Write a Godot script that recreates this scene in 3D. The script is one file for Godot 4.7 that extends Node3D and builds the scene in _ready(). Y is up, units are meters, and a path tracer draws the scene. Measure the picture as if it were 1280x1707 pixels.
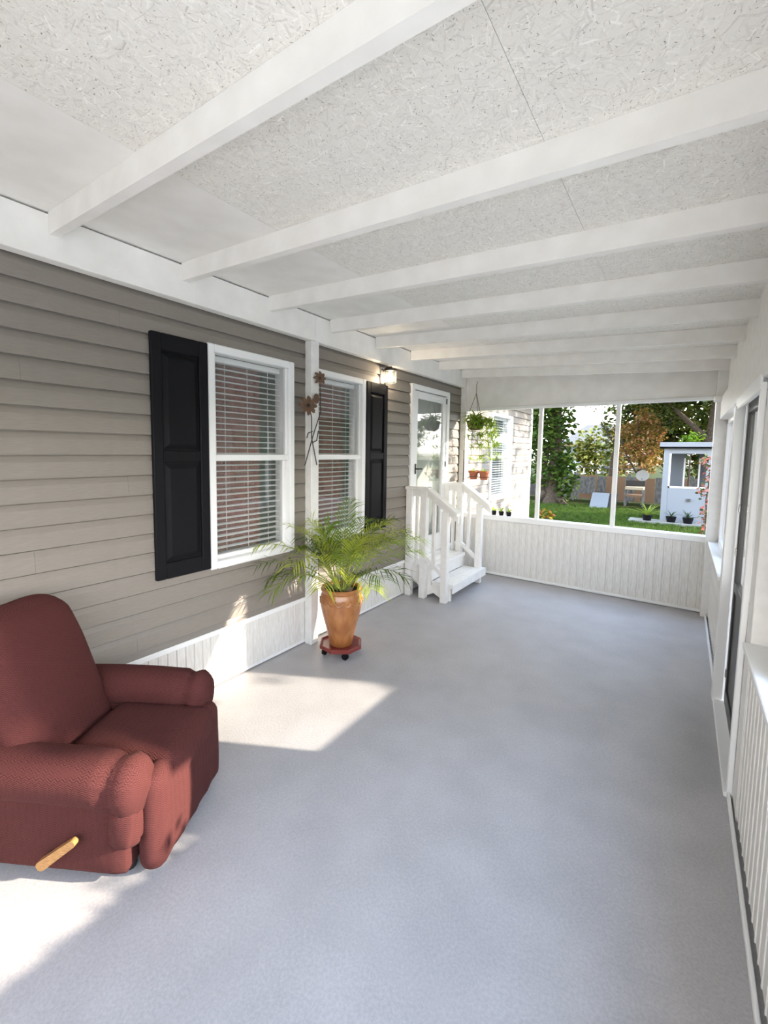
extends Node3D
# An enclosed porch along the side of a house. y is up, metres. The house wall is at x = -2.53,
# the outer porch wall at x = 0.26, the far end wall at z = -5.6; the sun stands to the far right.

const HOUSE_X := -2.527      # plane behind the siding
const LEDGER_X := -2.437     # face of the ledger board and of the porch post
const END_Z := -5.598        # far end wall
const NEAR_Z := 1.5          # end wall behind the camera
const WING_Z := -9.05        # far corner of the house
const COURSE := 0.1155       # siding exposure
const GROUND_Y := -0.2

var rng := RandomNumberGenerator.new()
var M := {}
var used := {}

# ------------------------------------------------------------------ mesh builder
class MB:
	var v := PackedVector3Array()
	var n := PackedVector3Array()
	func tri(a: Vector3, b: Vector3, c: Vector3) -> void:   # counter-clockwise seen from outside
		var m := (b - a).cross(c - a)
		if m.length_squared() < 1e-18:
			return
		m = m.normalized()
		v.append_array(PackedVector3Array([a, c, b]))
		n.append_array(PackedVector3Array([m, m, m]))
	func quad(a: Vector3, b: Vector3, c: Vector3, d: Vector3) -> void:
		tri(a, b, c)
		tri(a, c, d)
	func otri(a: Vector3, b: Vector3, c: Vector3, o: Vector3) -> void:
		if (b - a).cross(c - a).dot((a + b + c) / 3.0 - o) < 0.0:
			tri(a, c, b)
		else:
			tri(a, b, c)
	func oquad(a: Vector3, b: Vector3, c: Vector3, d: Vector3, o: Vector3) -> void:
		otri(a, b, c, o)
		otri(a, c, d, o)
	# eight corners: bottom ring p0..p3, top ring p4..p7
	func hexa(p: Array) -> void:
		var o := Vector3.ZERO
		for q in p:
			o += q / 8.0
		oquad(p[0], p[1], p[2], p[3], o)
		oquad(p[4], p[5], p[6], p[7], o)
		for i in 4:
			var j: int = (i + 1) % 4
			oquad(p[i], p[j], p[4 + j], p[4 + i], o)
	# box with chamfered edges
	func box(lo: Vector3, hi: Vector3, r := 0.0) -> void:
		var o := (lo + hi) / 2.0
		var h := (hi - lo) / 2.0
		r = minf(r, minf(h.x, minf(h.y, h.z)) * 0.49)
		var S := [Vector3(-1, -1, -1), Vector3(1, -1, -1), Vector3(1, -1, 1), Vector3(-1, -1, 1), Vector3(-1, 1, -1), Vector3(1, 1, -1), Vector3(1, 1, 1), Vector3(-1, 1, 1)]
		if r <= 0.0001:
			var p := []
			for s in S:
				p.append(o + s * h)
			hexa(p)
			return
		for ax in 3:
			var b := (ax + 1) % 3
			var c := (ax + 2) % 3
			for sg in [-1.0, 1.0]:
				var q := []
				for t in [[-1, -1], [1, -1], [1, 1], [-1, 1]]:
					var e := Vector3.ZERO
					e[ax] = sg * h[ax]
					e[b] = t[0] * (h[b] - r)
					e[c] = t[1] * (h[c] - r)
					q.append(o + e)
				oquad(q[0], q[1], q[2], q[3], o)
			for t in [[-1, -1], [1, -1], [1, 1], [-1, 1]]:
				var q2 := []
				for w in [[-1, 0], [1, 0], [1, 1], [-1, 1]]:
					var e2 := Vector3.ZERO
					e2[ax] = w[0] * (h[ax] - r)
					e2[b] = t[0] * (h[b] - (r if w[1] == 1 else 0.0))
					e2[c] = t[1] * (h[c] - (0.0 if w[1] == 1 else r))
					q2.append(o + e2)
				oquad(q2[0], q2[1], q2[2], q2[3], o)
		for s in S:
			var k := []
			for ax in 3:
				var e3: Vector3 = s * (h - Vector3(r, r, r))
				e3[ax] = s[ax] * h[ax]
				k.append(o + e3)
			otri(k[0], k[1], k[2], o)
	# polygon in the plane (p, q) swept along an axis from a to b; place() turns (p, q, t) into a point
	func prism(poly: PackedVector2Array, a: float, b: float, place: Callable) -> void:
		var o := Vector3.ZERO
		for q in poly:
			o += (place.call(q.x, q.y, a) + place.call(q.x, q.y, b)) / (2.0 * poly.size())
		var cnt := poly.size()
		for i in cnt:
			var j := (i + 1) % cnt
			oquad(place.call(poly[i].x, poly[i].y, a), place.call(poly[j].x, poly[j].y, a), place.call(poly[j].x, poly[j].y, b), place.call(poly[i].x, poly[i].y, b), o)
		var ix := Geometry2D.triangulate_polygon(poly)
		for k in range(0, ix.size(), 3):
			for t in [a, b]:
				var m: Vector3 = place.call(poly[ix[k]].x, poly[ix[k]].y, t)
				otri(m, place.call(poly[ix[k + 1]].x, poly[ix[k + 1]].y, t), place.call(poly[ix[k + 2]].x, poly[ix[k + 2]].y, t), o)
	# rows of points; wrap joins the ends of each row
	func grid(rows: Array, wrap := true, caps := true) -> void:
		var cen := []
		for r in rows:
			var s := Vector3.ZERO
			for p in r:
				s += p
			cen.append(s / r.size())
		for i in rows.size() - 1:
			var a: PackedVector3Array = rows[i]
			var b: PackedVector3Array = rows[i + 1]
			var m := a.size()
			for j in (m if wrap else m - 1):
				var k := (j + 1) % m
				if wrap:
					oquad(a[j], a[k], b[k], b[j], (cen[i] + cen[i + 1]) / 2.0)
				else:
					quad(a[j], a[k], b[k], b[j])
		if caps and wrap:
			for e in [0, rows.size() - 1]:
				var r2: PackedVector3Array = rows[e]
				var inner: Vector3 = cen[1] if e == 0 else cen[e - 1]
				for j in r2.size():
					otri(cen[e], r2[j], r2[(j + 1) % r2.size()], inner)
	func tube(path: Array, radii: Array, seg := 8) -> void:
		var rows := []
		var up := Vector3.UP
		for i in path.size():
			var d: Vector3 = (path[mini(i + 1, path.size() - 1)] - path[maxi(i - 1, 0)]).normalized()
			if absf(d.dot(up)) > 0.95:
				up = Vector3.RIGHT if absf(d.x) < 0.9 else Vector3.BACK
			var x := d.cross(up).normalized()
			var y := x.cross(d).normalized()
			up = y
			var ring := PackedVector3Array()
			var r: float = radii[mini(i, radii.size() - 1)]
			for j in seg:
				var t := TAU * j / seg
				ring.append(path[i] + x * cos(t) * r + y * sin(t) * r)
			rows.append(ring)
		grid(rows)
	func lathe(prof: Array, seg := 32, at := Vector3.ZERO) -> void:   # prof: Vector2(radius, y)
		var rows := []
		for p in prof:
			var ring := PackedVector3Array()
			for j in seg:
				var t := TAU * j / seg
				ring.append(at + Vector3(cos(t) * p.x, p.y, sin(t) * p.x))
			rows.append(ring)
		grid(rows)
	func smooth(limit := 50.0) -> void:
		var lists := {}
		for i in v.size():
			var k := Vector3i((v[i] * 20000.0).round())
			if not lists.has(k):
				lists[k] = PackedInt32Array()
			lists[k].append(i)
		var out := n.duplicate()
		var c := cos(deg_to_rad(limit))
		for k in lists:
			var l: PackedInt32Array = lists[k]
			for i in l:
				var s := Vector3.ZERO
				for j in l:
					if n[i].dot(n[j]) > c:
						s += n[j]
				out[i] = s.normalized()
		n = out
	func make(soft := 0.0) -> ArrayMesh:
		if soft > 0.0:
			smooth(soft)
		var arr := []
		arr.resize(Mesh.ARRAY_MAX)
		arr[Mesh.ARRAY_VERTEX] = v
		arr[Mesh.ARRAY_NORMAL] = n
		var m := ArrayMesh.new()
		m.add_surface_from_arrays(Mesh.PRIMITIVE_TRIANGLES, arr)
		return m

# ------------------------------------------------------------------ scene helpers
func obj(called: String, mesh: Mesh, mat: Material, parent: Node = self, xf := Transform3D()) -> MeshInstance3D:
	var o := MeshInstance3D.new()
	o.name = numbered(called) if parent == self else called
	o.mesh = mesh
	o.material_override = mat
	o.transform = xf
	parent.add_child(o, true)
	return o

func numbered(called: String) -> String:
	var k: int = used.get(called, 0)
	used[called] = k + 1
	return called if k == 0 else "%s_%03d" % [called, k]

func thing(called: String, label: String, category: String, at := Vector3.ZERO, turn := 0.0, group := "") -> Node3D:
	var o := Node3D.new()
	o.name = numbered(called)
	add_child(o)
	o.position = at
	o.rotation.y = turn
	tag(o, label, category, group)
	return o

func tag(o: Node, label: String, category: String, group := "") -> void:
	o.set_meta("label", label)
	o.set_meta("category", category)
	if group:
		o.set_meta("group", group)

func struct(called: String) -> Node3D:
	var o := Node3D.new()
	o.name = called
	add_child(o)
	o.set_meta("kind", "structure")
	return o

func dup(o: Node3D, label: String) -> Node3D:
	var c := o.duplicate()
	c.name = numbered(String(o.name))
	add_child(c)
	c.set_meta("label", label)
	return c

func slab(called: String, parent: Node, x0: float, x1: float, y0: float, y1: float, z0: float, z1: float, mat: Material, r := 0.004) -> MeshInstance3D:
	var b := MB.new()
	b.box(Vector3(minf(x0, x1), minf(y0, y1), minf(z0, z1)), Vector3(maxf(x0, x1), maxf(y0, y1), maxf(z0, z1)), r)
	return obj(called, b.make(), mat, parent)

func tubes(called: String, parent: Node, path: Array, radii: Array, mat: Material, seg := 8) -> MeshInstance3D:
	var b := MB.new()
	b.tube(path, radii, seg)
	return obj(called, b.make(60.0), mat, parent)

# linear base colour
func mat(r: float, g: float, b: float, rough := 0.6, metal := 0.0) -> StandardMaterial3D:
	var m := StandardMaterial3D.new()
	m.albedo_color = Color(r, g, b).linear_to_srgb()
	m.roughness = rough
	m.metallic = metal
	return m

func noise_tex(freq: float, octaves: int, lo: Color, hi: Color, sd: int, size := 512, kind := FastNoiseLite.TYPE_SIMPLEX_SMOOTH) -> NoiseTexture2D:
	var f := FastNoiseLite.new()
	f.seed = sd
	f.noise_type = kind
	f.frequency = freq
	f.fractal_octaves = octaves
	var t := NoiseTexture2D.new()
	t.width = size
	t.height = size
	t.seamless = true
	t.noise = f
	var g := Gradient.new()
	g.set_color(0, lo)
	g.set_color(1, hi)
	t.color_ramp = g
	return t

func triplanar(m: StandardMaterial3D, scale: Vector3, world := true) -> void:
	m.uv1_triplanar = true
	m.uv1_world_triplanar = world
	m.uv1_scale = scale

func relief(m: StandardMaterial3D, t: Texture2D, cm: float) -> void:
	m.heightmap_enabled = true
	m.heightmap_texture = t
	m.heightmap_scale = cm

func grey(x: float) -> Color:
	return Color(x, x, x)

func glass(alpha := 0.06) -> StandardMaterial3D:
	var m := StandardMaterial3D.new()
	m.albedo_color = Color(0.85, 0.92, 0.9, alpha)
	m.transparency = BaseMaterial3D.TRANSPARENCY_ALPHA
	m.roughness = 0.02
	m.metallic_specular = 0.6
	return m

func leafy(r: float, g: float, b: float, through := 0.5) -> StandardMaterial3D:
	var m := mat(1, 1, 1, 0.5)
	m.albedo_color = Color(r, g, b).linear_to_srgb()
	m.backlight_enabled = true
	m.backlight = Color(through, through, through * 0.5)
	m.metallic_specular = 0.25
	m.roughness = 0.65
	m.vertex_color_use_as_albedo = true
	m.cull_mode = BaseMaterial3D.CULL_DISABLED
	return m

# ------------------------------------------------------------------ textures
func osb_images() -> Array:
	# oriented strand board under white paint: flakes at all angles, fine gaps, specks
	var s := 1024
	var c := PackedFloat32Array()
	var h := PackedFloat32Array()
	c.resize(s * s)
	h.resize(s * s)
	c.fill(0.92)
	h.fill(0.5)
	for k in 9500:
		var x := rng.randf() * s
		var y := rng.randf() * s
		var a := rng.randf() * PI
		var l := rng.randf_range(14, 44)
		var w := rng.randf_range(2.0, 6.0)
		var tone := 0.92 + rng.randfn() * 0.03
		var lift := rng.randf_range(0.35, 0.7)
		var dx := cos(a)
		var dy := sin(a)
		for i in int(l):
			for j in int(w):
				var px := int(x + dx * (i - l / 2) - dy * (j - w / 2)) & (s - 1)
				var py := int(y + dy * (i - l / 2) + dx * (j - w / 2)) & (s - 1)
				var q := py * s + px
				c[q] = tone - (0.07 if j == 0 and k % 3 == 0 else 0.0)
				h[q] = lift - (0.25 if j == 0 else 0.0)
	for k in 2300:
		var x2 := rng.randf() * s
		var y2 := rng.randf() * s
		var a2 := rng.randf() * PI
		var l2 := rng.randf_range(2, 9)
		var tone2 := rng.randf_range(0.42, 0.76)
		for i in int(l2):
			for j in (2 if k % 4 == 0 else 1):
				var px2 := int(x2 + cos(a2) * i) & (s - 1)
				var py2 := (int(y2 + sin(a2) * i) + j) & (s - 1)
				c[py2 * s + px2] = tone2
				h[py2 * s + px2] = 0.1
	var ic := Image.create_empty(s, s, false, Image.FORMAT_RGB8)
	var ih := Image.create_empty(s, s, false, Image.FORMAT_L8)
	var cb := PackedByteArray()
	var hb := PackedByteArray()
	cb.resize(s * s * 3)
	hb.resize(s * s)
	for i in s * s:
		var t := c[i]
		cb[i * 3] = int(clampf(t * 255.0, 0, 255))
		cb[i * 3 + 1] = int(clampf((t - 0.014 - (0.92 - t) * 0.05) * 255.0, 0, 255))
		cb[i * 3 + 2] = int(clampf((t - 0.042 - (0.92 - t) * 0.10) * 255.0, 0, 255))
		hb[i] = int(clampf(h[i] * 255.0, 0, 255))
	ic.set_data(s, s, false, Image.FORMAT_RGB8, cb)
	ih.set_data(s, s, false, Image.FORMAT_L8, hb)
	return [ImageTexture.create_from_image(ic), ImageTexture.create_from_image(ih)]

func floor_images() -> Array:
	# painted concrete: sand-like grain and faint roller patches
	var s := 1024
	var f := FastNoiseLite.new()
	f.seed = 5
	f.frequency = 0.006
	f.fractal_octaves = 4
	var patch := f.get_seamless_image(s, s, false, false, 0.1)
	f.seed = 9
	f.frequency = 0.16
	f.fractal_octaves = 3
	var fine := f.get_seamless_image(s, s, false, false, 0.1)
	patch.convert(Image.FORMAT_L8)
	fine.convert(Image.FORMAT_L8)
	var a := patch.get_data()
	var b := fine.get_data()
	var o := PackedByteArray()
	o.resize(s * s * 3)
	for i in s * s:
		var t := (a[i] - 128) * 0.05 + (b[i] - 128) * 0.07 + rng.randfn() * 3.0
		o[i * 3] = clampi(int(176 + t), 0, 255)
		o[i * 3 + 1] = clampi(int(173 + t), 0, 255)
		o[i * 3 + 2] = clampi(int(174 + t), 0, 255)
	var im := Image.create_from_data(s, s, false, Image.FORMAT_RGB8, o)
	return [ImageTexture.create_from_image(im), ImageTexture.create_from_image(fine)]

func fabric_images() -> Array:
	# chevron rib weave of the recliner
	var s := 256
	var o := PackedByteArray()
	var h := PackedByteArray()
	o.resize(s * s * 3)
	h.resize(s * s)
	for y in s:
		for x in s:
			var zig := absi((x % 64) - 32) * 0.5
			var w := 0.5 + 0.5 * sin((y + zig) * TAU / 16.0)
			var t := 0.70 + 0.30 * w + rng.randfn() * 0.025
			var i := y * s + x
			o[i * 3] = clampi(int(255 * t), 0, 255)
			o[i * 3 + 1] = clampi(int(250 * t), 0, 255)
			o[i * 3 + 2] = clampi(int(250 * t), 0, 255)
			h[i] = clampi(int(255 * w), 0, 255)
	return [ImageTexture.create_from_image(Image.create_from_data(s, s, false, Image.FORMAT_RGB8, o)), ImageTexture.create_from_image(Image.create_from_data(s, s, false, Image.FORMAT_L8, h))]

func curtain_image() -> ImageTexture:
	# woven check of brick red and rust with paler threads
	var s := 256
	var im := Image.create_empty(s, s, false, Image.FORMAT_RGB8)
	im.fill(Color(0.52, 0.24, 0.21))
	for k in 90:
		var x := (k % 6) * 43
		var y := int(k / 6.0) * 17
		var d := rng.randf_range(-0.07, 0.07)
		im.fill_rect(Rect2i(x + (k / 6 % 2) * 20, y, 39, 13), Color(0.56 + d, 0.25 + d, 0.215 + d))
	for k in 15:
		im.fill_rect(Rect2i(0, k * 17 + 14, s, 2), Color(0.62, 0.42, 0.38))
	return ImageTexture.create_from_image(im)

func materials() -> void:
	var paint := noise_tex(0.02, 4, grey(0.2), grey(0.8), 3)
	var w := mat(0.87, 0.855, 0.825, 0.48)
	triplanar(w, Vector3(1.2, 1.2, 1.2))
	w.albedo_texture = noise_tex(0.015, 4, Color(0.955, 0.955, 0.955), Color(1, 1, 1), 31)
	relief(w, paint, 0.06)
	M.white = w
	var wc := mat(0.91, 0.89, 0.85, 0.6)
	triplanar(wc, Vector3(0.7, 0.7, 0.7))
	wc.albedo_texture = noise_tex(0.012, 4, Color(0.955, 0.95, 0.945), Color(1, 1, 1), 33)
	M.beam = wc
	M.vinyl = mat(0.88, 0.88, 0.87, 0.35)
	var aged := mat(0.86, 0.85, 0.825, 0.45)
	triplanar(aged, Vector3(3.5, 0.5, 3.5))
	aged.albedo_texture = noise_tex(0.03, 5, Color(0.90, 0.89, 0.87), Color(1, 1, 1), 41)
	M.panel = aged
	var osb := osb_images()
	var o := mat(1, 1, 1, 0.75)
	o.albedo_texture = osb[0]
	triplanar(o, Vector3(0.9, 0.9, 0.9))
	relief(o, osb[1], 0.10)
	M.osb = o
	var fl := floor_images()
	var f := mat(1, 1, 1, 0.46)
	f.albedo_texture = fl[0]
	triplanar(f, Vector3(0.42, 0.42, 0.42))
	relief(f, fl[1], 0.05)
	M.floor = f
	var s := mat(0.262, 0.231, 0.200, 0.55)
	triplanar(s, Vector3(1.0, 9.0, 0.7))
	s.albedo_texture = noise_tex(0.03, 5, Color(0.93, 0.93, 0.93), Color(1, 1, 1), 51)
	relief(s, noise_tex(0.03, 5, grey(0), grey(1), 52), 0.05)
	M.siding = s
	M.black = mat(0.008, 0.008, 0.010, 0.5)
	M.black.metallic_specular = 0.25
	M.dark = mat(0.02, 0.018, 0.016, 0.6)
	M.bronze = mat(0.035, 0.032, 0.03, 0.4, 0.3)
	M.glass = glass(0.05)
	var ti := glass(0.5)
	ti.albedo_color = Color(0.36, 0.34, 0.35, 0.42)
	M.tinted = ti
	M.chrome = mat(0.55, 0.55, 0.55, 0.25, 0.9)
	var fab := fabric_images()
	var c := mat(0.120, 0.040, 0.037, 0.9)
	c.albedo_texture = fab[0]
	triplanar(c, Vector3(9, 9, 9), false)
	relief(c, fab[1], 0.12)
	c.metallic_specular = 0.2
	c.rim_enabled = true
	c.rim = 0.12
	c.rim_tint = 0.7
	M.fabric = c
	var wd := mat(0.52, 0.28, 0.10, 0.4)
	wd.albedo_texture = noise_tex(0.02, 4, Color(0.75, 0.7, 0.65), Color(1, 1, 1), 61)
	triplanar(wd, Vector3(3, 18, 18), false)
	M.wood = wd
	var t := mat(0.50, 0.225, 0.075, 0.28)
	t.albedo_texture = noise_tex(0.012, 4, Color(0.72, 0.62, 0.55), Color(1, 1, 1), 71)
	triplanar(t, Vector3(2.2, 1.0, 2.2), false)
	t.clearcoat_enabled = true
	t.clearcoat = 0.5
	t.clearcoat_roughness = 0.2
	M.terracotta = t
	M.clay = mat(0.36, 0.12, 0.06, 0.8)
	M.red_plastic = mat(0.19, 0.030, 0.024, 0.35)
	M.soil = mat(0.025, 0.016, 0.010, 0.95)
	M.palm = leafy(0.10, 0.18, 0.018, 0.5)
	M.palm_light = leafy(0.27, 0.33, 0.025, 0.65)
	M.palm_dark = leafy(0.035, 0.080, 0.012, 0.4)
	M.leaf = leafy(1, 1, 1, 0.6)
	M.stem = mat(0.20, 0.24, 0.06, 0.5)
	M.rust = mat(0.15, 0.085, 0.05, 0.7, 0.2)
	M.wire = mat(0.05, 0.05, 0.045, 0.5, 0.4)
	M.coco = mat(0.10, 0.055, 0.025, 0.95)
	var bk := mat(0.14, 0.105, 0.075, 0.95)
	bk.albedo_texture = noise_tex(0.03, 5, grey(0.45), grey(1), 81)
	triplanar(bk, Vector3(2, 0.5, 2))
	M.bark = bk
	var gr := mat(0.040, 0.060, 0.014, 0.95)
	gr.metallic_specular = 0.15
	gr.albedo_texture = noise_tex(0.03, 5, Color(0.55, 0.5, 0.4), Color(1, 1, 1), 91)
	triplanar(gr, Vector3(0.3, 0.3, 0.3))
	M.lawn = gr
	var fw := mat(0.20, 0.195, 0.19, 0.9)
	fw.albedo_texture = noise_tex(0.02, 4, grey(0.6), grey(1), 93)
	triplanar(fw, Vector3(1, 0.4, 1))
	M.weathered = fw
	M.hedge = mat(0.03, 0.055, 0.012, 0.9)
	M.brown = mat(0.20, 0.12, 0.07, 0.9)
	M.shed = mat(0.27, 0.29, 0.325, 0.6)
	M.concrete = mat(0.30, 0.29, 0.27, 0.9)
	var dv := mat(0.52, 0.505, 0.475, 0.9)
	dv.albedo_texture = noise_tex(0.02, 4, Color(0.85, 0.84, 0.82), Color(1, 1, 1), 95)
	triplanar(dv, Vector3(0.4, 0.4, 0.4))
	M.bounce_concrete = dv  # pale concrete of the added paving that bounces light
	M.grey_panel = mat(0.22, 0.245, 0.28, 0.6)
	M.cloth_beige = mat(0.45, 0.38, 0.27, 0.9)
	M.roof = mat(0.22, 0.215, 0.21, 0.9)
	M.house_grey = mat(0.14, 0.155, 0.175, 0.8)
	M.interior = mat(0.30, 0.27, 0.24, 0.9)
	var cu := mat(1, 1, 1, 0.9)
	cu.albedo_texture = curtain_image()
	triplanar(cu, Vector3(2.2, 2.2, 2.2))
	M.curtain = cu

# ------------------------------------------------------------------ main
func _ready() -> void:
	rng.seed = 20240611
	camera_and_light()
	materials()
	porch_shell()
	siding_wall()
	right_wall()
	end_walls()
	house_openings()
	entry_steps()
	recliner()
	palm()
	small_things()
	hanging_plants()
	outdoors()

func camera_and_light() -> void:
	var cam := Camera3D.new()
	cam.name = "camera"
	add_child(cam)
	cam.position = Vector3(0, 1.636, 0)
	cam.rotation_order = EULER_ORDER_YXZ
	cam.rotation_degrees = Vector3(-4.67513, 36.4333, 0.71066)
	var f := 716.849
	cam.near = 0.05
	cam.far = 300.0
	cam.set_frustum(1707.0 / f * cam.near, Vector2((640.0 - 609.173) / f, -(853.5 - 810.986) / f) * cam.near, cam.near, cam.far)
	cam.current = true
	var sky := ProceduralSkyMaterial.new()
	sky.sky_top_color = Color(0.66, 0.77, 0.92)
	sky.sky_horizon_color = Color(1.0, 0.985, 0.955)
	sky.sky_curve = 0.40
	sky.ground_bottom_color = Color(0.25, 0.24, 0.20)
	sky.ground_horizon_color = Color(0.55, 0.55, 0.50)
	sky.sun_angle_max = 12.0
	sky.sky_energy_multiplier = 1.0
	var env := Environment.new()
	env.background_mode = Environment.BG_SKY
	env.sky = Sky.new()
	env.sky.sky_material = sky
	env.background_energy_multiplier = 3.0
	env.tonemap_mode = Environment.TONE_MAPPER_LINEAR
	env.tonemap_exposure = 3.25
	env.sdfgi_enabled = true
	env.ssao_enabled = true
	env.ssil_enabled = true
	var we := WorldEnvironment.new()
	we.name = "world"
	we.environment = env
	add_child(we)
	var sun := DirectionalLight3D.new()
	sun.name = "sun"
	add_child(sun)
	sun.look_at_from_position(Vector3(1, 0.46, -0.56) * 20.0, Vector3.ZERO)
	sun.light_color = Color(1.0, 0.95, 0.87)
	sun.light_energy = 1.55
	sun.light_angular_distance = 0.7
	sun.shadow_enabled = true

func ceil_y(x: float) -> float:
	return 2.724 - 0.0617 * (x - LEDGER_X)

func sloped(called: String, parent: Node, x0: float, x1: float, t0: float, t1: float, z0: float, z1: float, m: Material) -> MeshInstance3D:
	# a board under the roof: t0..t1 measured up from the ceiling plane
	var b := MB.new()
	b.hexa([Vector3(x0, ceil_y(x0) + t0, z0), Vector3(x1, ceil_y(x1) + t0, z0), Vector3(x1, ceil_y(x1) + t0, z1), Vector3(x0, ceil_y(x0) + t0, z1),
		Vector3(x0, ceil_y(x0) + t1, z0), Vector3(x1, ceil_y(x1) + t1, z0), Vector3(x1, ceil_y(x1) + t1, z1), Vector3(x0, ceil_y(x0) + t1, z1)])
	return obj(called, b.make(), m, parent)

func porch_shell() -> void:
	var fl := struct("floor")
	slab("slab", fl, HOUSE_X - 0.02, 0.40, -0.2, 0.0, NEAR_Z + 0.1, END_Z - 0.1, M.floor, 0.0)
	var ce := struct("ceiling")
	sloped("roof_deck", ce, -2.75, 0.62, 0.014, 0.12, NEAR_Z + 0.3, END_Z - 0.25, M.white)
	var cuts := [NEAR_Z + 0.1, 0.2, -2.138, -4.56, END_Z - 0.1]
	for i in cuts.size() - 1:
		var za: float = cuts[i] - 0.0008
		var zb: float = cuts[i + 1] + 0.0008
		sloped("smooth_panel", ce, -2.52, -1.6106, 0.0, 0.0135, za, zb, M.beam)
		sloped("strand_panel", ce, -1.6094, -0.4056, 0.0, 0.0135, za - 0.3, zb - 0.3 if i < 3 else zb, M.osb)
		sloped("strand_panel", ce, -0.4044, 0.40, 0.0, 0.0135, za, zb, M.osb)
	sloped("strand_panel", ce, -1.6094, -0.4056, 0.0, 0.0135, NEAR_Z + 0.1, NEAR_Z - 0.2, M.osb)
	for k in range(-3, 8):
		var z := -0.797 - 0.66 * k
		sloped("rafter", ce, LEDGER_X, 0.31, -0.10, -0.0005, z, z - 0.042, M.beam)
	# ledger along the house, in two lengths that meet over the post
	slab("ledger_board", ce, -2.503, LEDGER_X, 2.514, 2.716, NEAR_Z, -2.60, M.beam, 0.003)
	slab("ledger_board", ce, -2.503, LEDGER_X - 0.003, 2.512, 2.716, -2.602, END_Z, M.beam, 0.003)
	slab("fill_strip", ce, -2.56, -2.503, 2.56, 2.72, NEAR_Z, END_Z, M.white, 0.0)
	# porch post against the house
	var po := struct("trim_1")
	slab("post", po, -2.512, LEDGER_X, 0.0, 2.514, -2.557, -2.645, M.white, 0.004)
	# corner post at the far end
	slab("post", po, -2.512, -2.425, 0.0, 2.55, END_Z + 0.02, END_Z - 0.09, M.white, 0.004)

func clip_y(poly: PackedVector2Array, y: float, keep_above: bool) -> PackedVector2Array:
	var out := PackedVector2Array()
	for i in poly.size():
		var a := poly[i]
		var b := poly[(i + 1) % poly.size()]
		var ia := (a.y >= y) == keep_above
		var ib := (b.y >= y) == keep_above
		if ia:
			out.append(a)
		if ia != ib:
			out.append(a.lerp(b, (y - a.y) / (b.y - a.y)))
	return out

const OPENINGS := [[-2.405, -1.67, 0.845, 2.305], [-3.352, -2.617, 0.845, 2.305], [-5.185, -4.242, 0.35, 2.395], [-7.765, -6.765, 0.862, 2.272]]

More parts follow.
